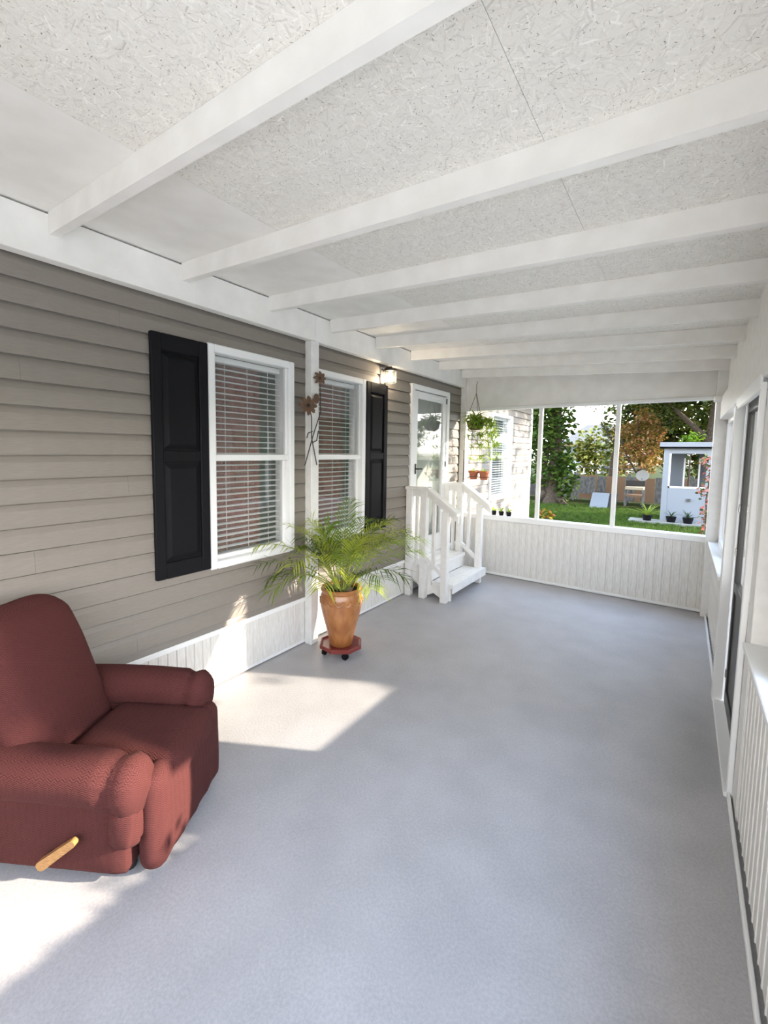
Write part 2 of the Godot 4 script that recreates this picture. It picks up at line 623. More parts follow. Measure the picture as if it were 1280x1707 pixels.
func siding_wall() -> void:
	var wl := struct("wall_left")
	# core of the wall, with its openings
	var b := MB.new()
	var xs := [HOUSE_X - 0.13, HOUSE_X - 0.004]
	var cut := [NEAR_Z + 0.3]
	var order := [0, 1, 2, 3]
	var z := NEAR_Z + 0.3
	for k in order:
		var o: Array = OPENINGS[k]
		b.box(Vector3(xs[0], -0.2, o[1]), Vector3(xs[1], 2.75, z))
		b.box(Vector3(xs[0], -0.2, o[0]), Vector3(xs[1], o[2], o[1]))
		b.box(Vector3(xs[0], o[3], o[0]), Vector3(xs[1], 2.75, o[1]))
		z = o[0]
	b.box(Vector3(xs[0], -0.2, WING_Z), Vector3(xs[1], 2.75, z))
	obj("wall_core", b.make(), M.interior, wl)
	# siding courses: dutch lap, each course cut at the openings and at staggered joints
	var y := 0.9084 - COURSE * 5
	var row := 0
	while y < 2.72:
		var prof := PackedVector2Array([Vector2(-0.004, y), Vector2(0.022, y), Vector2(0.0220, y + 0.003), Vector2(0.0175, y + 0.078), Vector2(0.006, y + COURSE - 0.008), Vector2(-0.001, y + COURSE - 0.007), Vector2(-0.001, y + COURSE), Vector2(-0.004, y + COURSE)])
		if y < 0.40:
			prof = clip_y(prof, 0.40, true)
		var marks := [NEAR_Z + 0.3, WING_Z]
		for o in OPENINGS:
			if o[3] > y and o[2] < y + COURSE:
				marks.append_array([o[0], o[1]])
		var j := NEAR_Z - 1.3 - fmod(row * 1.37, 3.66)
		while j > WING_Z + 0.3:
			var ok := true
			for m in marks:
				if absf(m - j) < 0.3:
					ok = false
			if ok:
				marks.append(j)
			j -= 3.66
		marks.sort()
		for i in marks.size() - 1:
			var za: float = marks[i] + 0.0004
			var zb: float = marks[i + 1] - 0.0004
			var mid := (za + zb) / 2.0
			var parts := [prof]
			for o in OPENINGS:
				if mid > o[0] and mid < o[1] and o[3] > y and o[2] < y + COURSE:
					parts = []
					if o[3] < y + COURSE:
						parts.append(clip_y(prof, o[3], true))
					if o[2] > y:
						parts.append(clip_y(prof, o[2], false))
			for p in parts:
				if p.size() < 3:
					continue
				var s := MB.new()
				s.prism(p, za, zb, func(a, c, t): return Vector3(HOUSE_X + a, c, t))
				obj("siding_board", s.make(), M.siding, wl)
		y += COURSE
		row += 1
	slab("corner_trim", wl, HOUSE_X - 0.03, HOUSE_X + 0.02, -0.1, 2.75, WING_Z + 0.09, WING_Z - 0.02, M.vinyl)
	slab("eave_soffit", wl, HOUSE_X - 0.1, HOUSE_X + 0.42, 2.62, 2.78, END_Z - 0.26, WING_Z - 0.3, M.vinyl)
	# white skirting under the siding
	var bs := struct("baseboard_left")
	var sb := MB.new()
	sb.box(Vector3(-0.004, 0.012, -0.0296), Vector3(0.010, 0.372, 0.0296), 0.0035)
	var strip := sb.make()
	var zz := -5.56
	while zz < 1.2:
		obj("skirting_strip", strip, M.panel, bs, Transform3D(Basis(), Vector3(HOUSE_X, 0, zz)))
		zz += 0.0605
	slab("top_rail", bs, HOUSE_X - 0.004, HOUSE_X + 0.022, 0.366, 0.402, NEAR_Z, END_Z, M.vinyl, 0.004)
	slab("bottom_rail", bs, HOUSE_X - 0.004, HOUSE_X + 0.014, 0.008, 0.030, NEAR_Z, END_Z, M.vinyl, 0.003)
	slab("outdoor_skirt", bs, HOUSE_X - 0.004, HOUSE_X + 0.012, -0.2, 0.40, END_Z - 0.1, WING_Z, M.panel, 0.0)
	var hr := struct("roof_house")
	var rb := MB.new()
	rb.prism(PackedVector2Array([Vector2(-2.58, 2.98), Vector2(-6.0, 4.1), Vector2(-9.6, 2.98), Vector2(-9.6, 2.88), Vector2(-6.0, 3.98), Vector2(-2.58, 2.88)]), 4.0, WING_Z - 0.3, func(a, b, t): return Vector3(a, b, t))
	obj("roof_slopes", rb.make(), M.roof, hr)
	# the rooms behind the windows
	var ri := struct("wall_house_interior")
	slab("back_wall", ri, -5.6, -5.5, 0.3, 2.75, NEAR_Z + 0.3, WING_Z, M.interior, 0.0)
	slab("end_wall", ri, -5.5, HOUSE_X - 0.13, 0.3, 2.75, NEAR_Z + 0.3, NEAR_Z + 0.2, M.interior, 0.0)
	slab("end_wall", ri, -5.5, HOUSE_X - 0.01, -0.2, 2.75, WING_Z + 0.1, WING_Z, M.siding, 0.0)
	slab("partition", ri, -5.5, HOUSE_X - 0.13, 0.3, 2.7, -5.9, -6.0, M.interior, 0.0)
	slab("room_floor", ri, -5.6, HOUSE_X - 0.13, 0.2, 0.3, NEAR_Z + 0.3, WING_Z, M.interior, 0.0)
	slab("room_ceiling", ri, -5.6, HOUSE_X - 0.13, 2.7, 2.8, NEAR_Z + 0.3, WING_Z, M.interior, 0.0)

func ribs(parent: Node, along_x: bool, fixed: float, a: float, b: float, y0: float, y1: float, face: float) -> void:
	# ribbed wainscot strips of one shared mesh, standing side by side
	var w := 0.0755
	var cnt := int(absf(b - a) / w)
	w = absf(b - a) / cnt
	var m := MB.new()
	m.box(Vector3(-w / 2 + 0.0004, y0, 0), Vector3(w / 2 - 0.0004, y1, 0.012), 0.004)
	m.box(Vector3(-w / 2 + 0.016, y0 + 0.002, 0.010), Vector3(-w / 2 + 0.026, y1 - 0.002, 0.0155), 0.003)
	var mesh := m.make()
	for i in cnt:
		var t := minf(a, b) + w * (i + 0.5)
		var xf := Transform3D(Basis(Vector3.UP, 0.0 if face > 0 else PI), Vector3(t, 0, fixed)) if along_x else Transform3D(Basis(Vector3.UP, PI / 2 if face > 0 else -PI / 2), Vector3(fixed, 0, t))
		obj("wainscot_strip", mesh, M.panel, parent, xf)

func right_wall() -> void:
	var w := struct("wall_right")
	slab("lower_wall", w, 0.295, 0.40, -0.2, 0.775, -3.66, END_Z - 0.1, M.white, 0.0)
	slab("lower_wall", w, 0.295, 0.40, -0.2, 0.80, NEAR_Z + 0.1, -2.595, M.white, 0.0)
	ribs(w, false, 0.294, -3.70, END_Z + 0.02, 0.035, 0.752, -1)
	ribs(w, false, 0.294, 1.45, -2.60, 0.035, 0.800, -1)
	slab("bottom_channel", w, 0.2555, 0.27, 0.0, 0.030, -3.66, END_Z, M.vinyl, 0.003)
	slab("bottom_channel", w, 0.2575, 0.27, 0.0, 0.030, NEAR_Z, -2.60, M.vinyl, 0.003)
	slab("header_beam", w, 0.2565, 0.40, 1.985, 2.20, NEAR_Z, END_Z, M.white, 0.003)
	slab("frieze_board", w, 0.30, 0.40, 2.20, 2.66, NEAR_Z, END_Z, M.white, 0.0)
	# posts and casings
	slab("post", w, 0.262, 0.40, 0.0, 1.986, -3.62, -3.88, M.white, 0.003)
	slab("casing", w, 0.242, 0.296, 0.0, 1.95, -3.605, -3.70, M.vinyl, 0.003)
	slab("casing", w, 0.2555, 0.278, 0.0, 1.965, -2.60, -2.64, M.vinyl, 0.003)
	slab("post", w, 0.278, 0.40, 0.0, 1.986, -2.45, -2.598, M.white, 0.003)
	slab("head_casing", w, 0.2505, 0.262, 1.93, 2.0, -2.60, -3.70, M.vinyl, 0.003)
	slab("corner_post", w, 0.222, 0.40, 0.0, 2.50, END_Z + 0.13, END_Z, M.white, 0.004)
	slab("bracket", w, 0.20, 0.30, 2.16, 2.205, END_Z + 0.28, END_Z + 0.10, M.white, 0.004)
	# sills
	slab("sill", w, 0.240, 0.42, 0.752, 0.782, -3.88, END_Z + 0.13, M.vinyl, 0.004)
	slab("sill", w, 0.252, 0.42, 0.800, 0.828, NEAR_Z, -2.45, M.vinyl, 0.004)
	slab("sun_block_panel", w, 0.352, 0.39, 0.826, 1.986, -2.449, -2.05, M.white, 0.003)  # unseen panel added to block sun between the door patch and the chair
	# far slider window
	var fw := struct("window_4")
	for zz in [[-3.88, -3.95], [-4.66, -4.74], [END_Z + 0.20, END_Z + 0.13]]:
		slab("stile", fw, 0.315, 0.365, 0.78, 1.986, zz[0], zz[1], M.vinyl, 0.003)
	for yy in [[0.782, 0.83], [1.94, 1.986]]:
		slab("rail", fw, 0.315, 0.365, yy[0], yy[1], -3.88, END_Z + 0.13, M.vinyl, 0.003)
	slab("pane", fw, 0.338, 0.341, 0.83, 1.94, -3.95, -4.66, M.glass, 0.0)
	slab("pane", fw, 0.338, 0.341, 0.83, 1.94, -4.74, END_Z + 0.20, M.tinted, 0.0)
	slab("latch", fw, 0.285, 0.315, 0.845, 0.865, -3.90, -3.99, M.chrome, 0.004)
	# near window, open, only its track
	var nw := struct("window_5")
	slab("track", nw, 0.315, 0.365, 0.828, 0.868, NEAR_Z - 0.1, -2.05, M.vinyl, 0.003)
	slab("head_track", nw, 0.315, 0.365, 1.94, 1.986, NEAR_Z - 0.1, -2.05, M.vinyl, 0.003)
	slab("stile", nw, 0.315, 0.365, 0.828, 1.986, -2.05, -2.09, M.vinyl, 0.003)
	slab("stile", nw, 0.315, 0.365, 0.828, 1.986, 0.05, -0.01, M.vinyl, 0.003)
	# storm door out to the yard: dark frame, glass above a kick panel
	var d := struct("door_2")
	slab("stile", d, 0.302, 0.334, 0.03, 1.965, -3.60, -3.535, M.bronze, 0.003)
	slab("stile", d, 0.302, 0.334, 0.03, 1.965, -2.55, -2.62, M.bronze, 0.003)
	slab("rail", d, 0.302, 0.334, 1.90, 1.965, -3.535, -2.62, M.bronze, 0.003)
	slab("rail", d, 0.302, 0.334, 0.78, 0.84, -3.535, -2.62, M.bronze, 0.003)
	slab("rail", d, 0.302, 0.334, 0.03, 0.12, -3.535, -2.62, M.bronze, 0.003)
	slab("kick_panel", d, 0.312, 0.324, 0.12, 0.78, -3.535, -2.62, M.bronze, 0.0)
	slab("pane", d, 0.317, 0.320, 0.84, 1.90, -3.535, -2.62, M.glass, 0.0)
	slab("handle", d, 0.282, 0.302, 0.98, 1.10, -2.60, -2.57, M.chrome, 0.004)
	for yb in [1.00, 1.28, 0.20]:
		slab("hinge", d, 0.294, 0.304, yb, yb + 0.05, -3.585, -3.555, M.chrome, 0.003)
	slab("threshold", d, 0.245, 0.40, 0.0, 0.022, -2.60, -3.66, M.vinyl, 0.003)
	# aluminium awning added out of view over that door; its end throws the slanted edge of the sun patch
	var aw := thing("added_awning", "white metal awning added outside the outer porch door to cut the sun", "awning", Vector3(0.41, 2.03, -2.85))
	var a := MB.new()
	a.hexa([Vector3(0, 0, 0.48), Vector3(0.80, -0.40, 0.48), Vector3(0.80, -0.40, -0.73), Vector3(0, 0, -0.73), Vector3(0, 0.015, 0.48), Vector3(0.80, -0.385, 0.48), Vector3(0.80, -0.385, -0.73), Vector3(0, 0.015, -0.73)])
	obj("canopy", a.make(), M.vinyl, aw)
	for zb in [0.44, -0.70]:
		tubes("arm", aw, [Vector3(0, -0.45, zb), Vector3(0.72, -0.37, zb)], [0.012], M.vinyl)

func end_walls() -> void:
	var w := struct("wall_back")
	slab("lower_wall", w, -2.53, 0.30, -0.2, 0.77, END_Z - 0.016, END_Z - 0.1, M.white, 0.0)
	ribs(w, true, END_Z - 0.014, -2.42, 0.262, 0.028, 0.74, 1)
	slab("bottom_channel", w, -2.44, 0.262, 0.010, 0.036, END_Z + 0.010, END_Z - 0.01, M.vinyl, 0.003)
	slab("sill", w, -2.44, 0.262, 0.742, 0.806, END_Z + 0.018, END_Z - 0.12, M.vinyl, 0.005)
	for x in [-1.455, -0.622]:
		slab("mullion", w, x - 0.023, x + 0.023, 0.80, 2.21, END_Z, END_Z - 0.05, M.vinyl, 0.004)
	slab("jamb", w, 0.222, 0.30, 0.80, 2.21, END_Z, END_Z - 0.06, M.vinyl, 0.004)
	slab("header_trim", w, -2.44, 0.30, 2.196, 2.232, END_Z + 0.012, END_Z - 0.06, M.vinyl, 0.004)
	slab("gable_board", w, -2.44, 0.30, 2.228, 2.74, END_Z - 0.002, END_Z - 0.08, M.beam, 0.0)
	var n := struct("wall_front")
	slab("lower_wall", n, -2.53, 0.30, -0.2, 0.80, NEAR_Z, NEAR_Z + 0.1, M.white, 0.0)
	slab("side_wall", n, -2.53, -1.50, 0.80, 2.20, NEAR_Z, NEAR_Z + 0.1, M.white, 0.0)
	for x in [-1.47, -0.60, 0.27]:
		slab("mullion", n, x - 0.03, x + 0.03, 0.80, 2.21, NEAR_Z, NEAR_Z + 0.06, M.vinyl, 0.004)
	slab("gable_board", n, -2.53, 0.30, 2.20, 2.74, NEAR_Z, NEAR_Z + 0.08, M.beam, 0.0)

# ------------------------------------------------------------------ windows and door of the house
func house_window(called: String, z0: float, z1: float, y0: float, y1: float) -> void:
	# z0 > z1; outer edge of the white frame
	var w := struct(called)
	var f := HOUSE_X + 0.040
	var bk := HOUSE_X - 0.05
	var t := 0.052
	slab("frame_side", w, bk, f, y0, y1, z0, z0 - t, M.vinyl, 0.006)
	slab("frame_side", w, bk, f, y0, y1, z1 + t, z1, M.vinyl, 0.006)
	slab("frame_head", w, bk, f, y1 - t, y1, z0 - t, z1 + t, M.vinyl, 0.006)
	slab("frame_sill", w, bk, f + 0.006, y0, y0 + t, z0 - t, z1 + t, M.vinyl, 0.006)
	var ym := (y0 + y1) / 2.0 + 0.005
	slab("meeting_rail", w, HOUSE_X - 0.02, HOUSE_X + 0.022, ym - 0.022, ym + 0.022, z0 - t, z1 + t, M.vinyl, 0.005)
	for up in [true, false]:
		var a := ym + 0.022 if up else y0 + t
		var b := y1 - t if up else ym - 0.022
		var x := HOUSE_X + 0.002 if up else HOUSE_X - 0.022
		var s := 0.020 if up else 0.028
		slab("sash_stile", w, x - 0.016, x + 0.012, a, b, z0 - t, z0 - t - s, M.vinyl, 0.004)
		slab("sash_stile", w, x - 0.016, x + 0.012, a, b, z1 + t + s, z1 + t, M.vinyl, 0.004)
		if not up:
			slab("sash_rail", w, x - 0.016, x + 0.012, a, a + 0.030, z0 - t - s, z1 + t + s, M.vinyl, 0.004)
		slab("pane", w, x - 0.004, x - 0.001, a, b, z0 - t - s, z1 + t + s, M.glass, 0.0)
	# reveal behind the frame
	slab("reveal_side", w, HOUSE_X - 0.13, bk, y0 + t - 0.01, y1 - t + 0.01, z1 + t, z1 + t - 0.012, M.vinyl, 0.0)
	slab("reveal_side", w, HOUSE_X - 0.13, bk, y0 + t - 0.01, y1 - t + 0.01, z0 - t + 0.012, z0 - t, M.vinyl, 0.0)
	slab("reveal_sill", w, HOUSE_X - 0.16, bk, y0 + t - 0.012, y0 + t, z0 - t, z1 + t, M.vinyl, 0.0)

func blind(label: String, z0: float, z1: float, y0: float, y1: float) -> void:
	var b := thing("window_blind", label, "blind", Vector3(HOUSE_X - 0.085, y1, (z0 + z1) / 2.0), 0.0, "slatted blinds in the house windows")
	var h := absf(z0 - z1) / 2.0
	slab("headrail", b, -0.028, 0.028, -0.04, 0.0, -h, h, M.vinyl, 0.004)
	var sm := MB.new()
	var rows := []
	for side in [-h, h]:
		var ring := PackedVector3Array()
		for q in [[-0.024, -0.003], [0.0, 0.0025], [0.024, -0.003], [0.024, -0.0055], [0.0, -0.0002], [-0.024, -0.0055]]:
			ring.append(Vector3(q[0], q[1], side))
		rows.append(ring)
	sm.grid(rows)
	var mesh := sm.make()
	var y := -0.075
	while y > y0 - y1 + 0.05:
		obj("slat", mesh, M.vinyl, b, Transform3D(Basis(Vector3.BACK, deg_to_rad(-4)), Vector3(0, y, 0)))
		y -= 0.0415
	slab("bottom_rail", b, -0.024, 0.024, y0 - y1 + 0.006, y0 - y1 + 0.022, -h, h, M.vinyl, 0.003)
	for s in [-0.6, 0.0, 0.6]:
		tubes("cord", b, [Vector3(0.027, -0.03, s * h), Vector3(0.027, y0 - y1 + 0.01, s * h)], [0.0016], M.vinyl, 5)

func curtain(label: String, z0: float, z1: float, y0: float, y1: float) -> void:
	var b := MB.new()
	var rows := []
	for i in 61:
		var t := i / 60.0
		var r := PackedVector3Array()
		for y in [y0, y0 + (y1 - y0) * 0.5, y1]:
			r.append(Vector3(HOUSE_X - 0.24 + 0.022 * sin(t * 44.0) + 0.01 * sin(t * 17.0 + y), y, lerpf(z0, z1, t)))
		rows.append(r)
	b.grid(rows, false)
	tag(obj("curtain", b.make(80.0), M.curtain), label, "curtain", "red curtains inside the house windows")

func shutter(label: String, z0: float, z1: float, y0: float, y1: float) -> void:
	var c := (z0 + z1) / 2.0
	var s := thing("window_shutter", label, "shutter", Vector3(HOUSE_X + 0.016, y0, c), 0.0, "black panelled shutters")
	var h := absf(z0 - z1) / 2.0
	var hh := y1 - y0
	var t := 0.062
	slab("backing", s, 0.0, 0.012, 0.004, hh - 0.004, -h + 0.004, h - 0.004, M.black, 0.0)
	slab("stile", s, 0.0, 0.030, 0.0, hh, -h, -h + t, M.black, 0.005)
	slab("stile", s, 0.0, 0.030, 0.0, hh, h - t, h, M.black, 0.005)
	var rails := [[0.0, 0.10], [hh * 0.485, hh * 0.485 + 0.07], [hh - 0.10, hh]]
	for r in rails:
		slab("rail", s, 0.0, 0.0295, r[0], r[1], -h + t, h - t, M.black, 0.005)
	for k in 2:
		var a: float = rails[k][1] + 0.012
		var b: float = rails[k + 1][0] - 0.012
		var q := h - t - 0.010
		var e := 0.028
		var m := MB.new()
		m.hexa([Vector3(0.012, a, -q), Vector3(0.012, a, q), Vector3(0.012, b, q), Vector3(0.012, b, -q), Vector3(0.027, a + e, -q + e), Vector3(0.027, a + e, q - e), Vector3(0.027, b - e, q - e), Vector3(0.027, b - e, -q + e)])
		obj("raised_panel", m.make(), M.black, s)

func house_openings() -> void:
	house_window("window_1", -1.655, -2.420, 0.831, 2.320)
	house_window("window_2", -2.602, -3.367, 0.831, 2.320)
	house_window("window_3", -6.750, -7.780, 0.848, 2.286)
	blind("white slatted blind inside the window between the tall shutter and the porch post", -1.72, -2.355, 0.885, 2.268)
	blind("white slatted blind inside the window just beyond the porch post", -2.667, -3.302, 0.885, 2.268)
	blind("white slatted blind in the sunlit window past the end of the porch", -6.815, -7.715, 0.90, 2.235)
	curtain("brick-red curtain behind the blind of the window nearest the armchair", -1.62, -2.30, 0.80, 2.40)
	curtain("brick-red curtain behind the blind of the window beyond the porch post", -2.60, -3.36, 0.80, 2.40)
	shutter("black panelled shutter left of the nearer window, above the armchair", -1.285, -1.652, 0.845, 2.310)
	shutter("black panelled shutter right of the farther window, behind the palm", -3.370, -3.735, 0.845, 2.310)
	# house door: white frame, storm door with a tall pane, grey door behind it
	var d := struct("door_1")
	var f := HOUSE_X + 0.040
	slab("frame_side", d, HOUSE_X - 0.10, f, 0.38, 2.406, -4.228, -4.300, M.vinyl, 0.005)
	slab("frame_side", d, HOUSE_X - 0.10, f, 0.38, 2.406, -5.126, -5.198, M.vinyl, 0.005)
	slab("frame_head", d, HOUSE_X - 0.10, f, 2.345, 2.406, -4.300, -5.126, M.vinyl, 0.005)
	slab("threshold", d, HOUSE_X - 0.10, f + 0.03, 0.34, 0.38, -4.228, -5.198, M.vinyl, 0.004)
	var x := HOUSE_X + 0.012
	slab("stile", d, x - 0.016, x + 0.016, 0.39, 2.335, -4.306, -4.390, M.vinyl, 0.004)
	slab("stile", d, x - 0.016, x + 0.016, 0.39, 2.335, -5.035, -5.120, M.vinyl, 0.004)
	slab("rail", d, x - 0.016, x + 0.016, 2.250, 2.335, -4.390, -5.035, M.vinyl, 0.004)
	slab("rail", d, x - 0.016, x + 0.016, 0.39, 0.60, -4.390, -5.035, M.vinyl, 0.004)
	slab("pane", d, x - 0.002, x + 0.002, 0.60, 2.250, -4.390, -5.035, M.glass, 0.0)
	slab("inner_door", d, HOUSE_X - 0.095, HOUSE_X - 0.06, 0.38, 2.345, -4.300, -5.126, mat(0.30, 0.31, 0.29, 0.5), 0.003)
	var hd := slab("handle_plate", d, x + 0.016, x + 0.022, 1.38, 1.50, -4.335, -4.365, M.dark, 0.002)
	tubes("handle", hd, [Vector3(x + 0.02, 1.44, -4.35), Vector3(x + 0.06, 1.44, -4.35), Vector3(x + 0.065, 1.44, -4.42)], [0.008], M.dark)
	for yb in [0.75, 1.45, 2.25]:
		slab("hinge", d, x + 0.012, x + 0.024, yb, yb + 0.07, -5.108, -5.128, M.dark, 0.002)
	slab("closer", d, x + 0.016, x + 0.04, 2.275, 2.305, -4.72, -5.02, M.vinyl, 0.004)

# ------------------------------------------------------------------ entry steps
func plank(s: Node, o: Vector3, called: String, x0: float, x1: float, y0: float, y1: float, z0: float, z1: float) -> void:
	slab(called, s, x0 + o.x, x1 + o.x, y0, y1, z0 + o.z, z1 + o.z, M.white, 0.004)

func entry_steps() -> void:
	var s := thing("entry_steps", "white painted wooden steps with railings leading up to the house door", "steps", Vector3(-2.22, 0, -4.68))
	var o := Vector3(2.22, 0, 4.68)
	var near := -4.169
	var far := -5.192
	for side in [0, 1]:
		var za: float = near if side == 0 else far + 0.072
		var zb: float = near - 0.072 if side == 0 else far
		plank(s, o, "post", -2.505, -2.432, 0.0, 1.215, za, zb)
		plank(s, o, "post", -2.322, -2.246, 0.0, 1.215, za, zb)
		plank(s, o, "post", -2.058, -1.985, 0.0 if side == 0 else 0.0, 1.00, za, zb)
		plank(s, o, "top_rail", -2.512, -2.215, 1.215, 1.250, za + 0.014, zb - 0.014)
		plank(s, o, "rail", -2.44, -2.31, 1.14, 1.215, za - 0.02, zb + 0.02)
		# sloping hand rail and its under-rail
		var zc := (za + zb) / 2.0
		for q in [["hand_rail", 0.0, 0.034, 0.052], ["under_rail", -0.075, 0.0, 0.019]]:
			var m := MB.new()
			var hw: float = q[3]
			var pts := []
			for e in [q[1], q[2]]:
				pts.append_array([Vector3(-2.245, 1.222 + e, zc - hw) + o, Vector3(-1.875, 0.965 + e, zc - hw) + o, Vector3(-1.875, 0.965 + e, zc + hw) + o, Vector3(-2.245, 1.222 + e, zc + hw) + o])
			m.hexa(pts)
			obj(q[0], m.make(), M.white, s)
		# balusters
		plank(s, o, "baluster", -2.178, -2.142, 0.40, 1.12, zc + 0.018, zc - 0.018)
		plank(s, o, "baluster", -2.396, -2.360, 0.36, 1.15, zc + 0.018, zc - 0.018)
		# low sloping rail
		var lr := MB.new()
		lr.hexa([Vector3(-2.25, 0.44, zc - 0.02) + o, Vector3(-2.02, 0.25, zc - 0.02) + o, Vector3(-2.02, 0.25, zc + 0.02) + o, Vector3(-2.25, 0.44, zc + 0.02) + o, Vector3(-2.25, 0.49, zc - 0.02) + o, Vector3(-2.02, 0.30, zc - 0.02) + o, Vector3(-2.02, 0.30, zc + 0.02) + o, Vector3(-2.25, 0.49, zc + 0.02) + o])
		obj("low_rail", lr.make(), M.white, s)
		# notched stringer
		var st := MB.new()
		var poly := PackedVector2Array([Vector2(-2.46, 0.18), Vector2(-2.33, 0.10), Vector2(-2.26, 0.02), Vector2(-2.17, 0.065), Vector2(-2.06, 0.01), Vector2(-1.965, 0.01), Vector2(-1.965, 0.150), Vector2(-2.20, 0.150), Vector2(-2.20, 0.325), Vector2(-2.46, 0.325)])
		var zs: float = za - 0.074 if side == 0 else zb + 0.074
		st.prism(poly, zs, zs + (-0.03 if side == 0 else 0.03), func(a, b, t): return Vector3(a, b, t) + o)
		obj("stringer", st.make(), M.white, s)
	# treads: two boards on the lower step, three on the landing
	plank(s, o, "tread_board", -1.945, -2.068, 0.150, 0.195, near - 0.076, far + 0.002)
	plank(s, o, "tread_board", -2.072, -2.196, 0.150, 0.195, near - 0.076, far + 0.076)
	plank(s, o, "tread_nosing", -1.930, -1.9455, 0.10, 0.198, near - 0.065, far - 0.004)
	plank(s, o, "riser", -2.200, -2.218, 0.195, 0.325, near - 0.104, far + 0.104)
	plank(s, o, "landing_board", -2.180, -2.280, 0.325, 0.368, near - 0.074, far + 0.074)
	plank(s, o, "landing_board", -2.284, -2.384, 0.325, 0.368, near - 0.074, far + 0.074)
	plank(s, o, "landing_board", -2.388, -2.484, 0.325, 0.368, near - 0.074, far + 0.074)

# ------------------------------------------------------------------ recliner
func rounded(b: MB, c: Vector3, h: Vector3, r: float, puff: Vector3, n := 12, warp = null) -> void:
	# rounded, stuffed block
	for ax in 3:
		var p := (ax + 1) % 3
		var q := (ax + 2) % 3
		for sg in [-1.0, 1.0]:
			var g := []
			for i in n + 1:
				var row := []
				for j in n + 1:
					var u := Vector3.ZERO
					u[ax] = sg
					u[p] = sin((i * 2.0 / n - 1.0) * PI / 2.0) * 0.35 + (i * 2.0 / n - 1.0) * 0.65
					u[q] = sin((j * 2.0 / n - 1.0) * PI / 2.0) * 0.35 + (j * 2.0 / n - 1.0) * 0.65
					var w := u * h
					var inner := Vector3(clampf(w.x, -h.x + r, h.x - r), clampf(w.y, -h.y + r, h.y - r), clampf(w.z, -h.z + r, h.z - r))
					var d := w - inner
					var pt := inner + (d.normalized() * r if d.length() > 1e-6 else Vector3.ZERO)
					for k in 3:
						var k1 := (k + 1) % 3
						var k2 := (k + 2) % 3
						pt[k] += signf(u[k]) * absf(u[k]) * puff[k] * (1.0 - u[k1] * u[k1]) * (1.0 - u[k2] * u[k2])
					pt += c
					if warp != null:
						pt = warp.call(pt)
					row.append(pt)
				g.append(row)
			for i in n:
				for j in n:
					b.oquad(g[i][j], g[i + 1][j], g[i + 1][j + 1], g[i][j + 1], g[i][j] - (g[i + 1][j] - g[i][j]).cross(g[i][j + 1] - g[i][j]) * (1.0 if sg > 0 else -1.0) * 1e3)

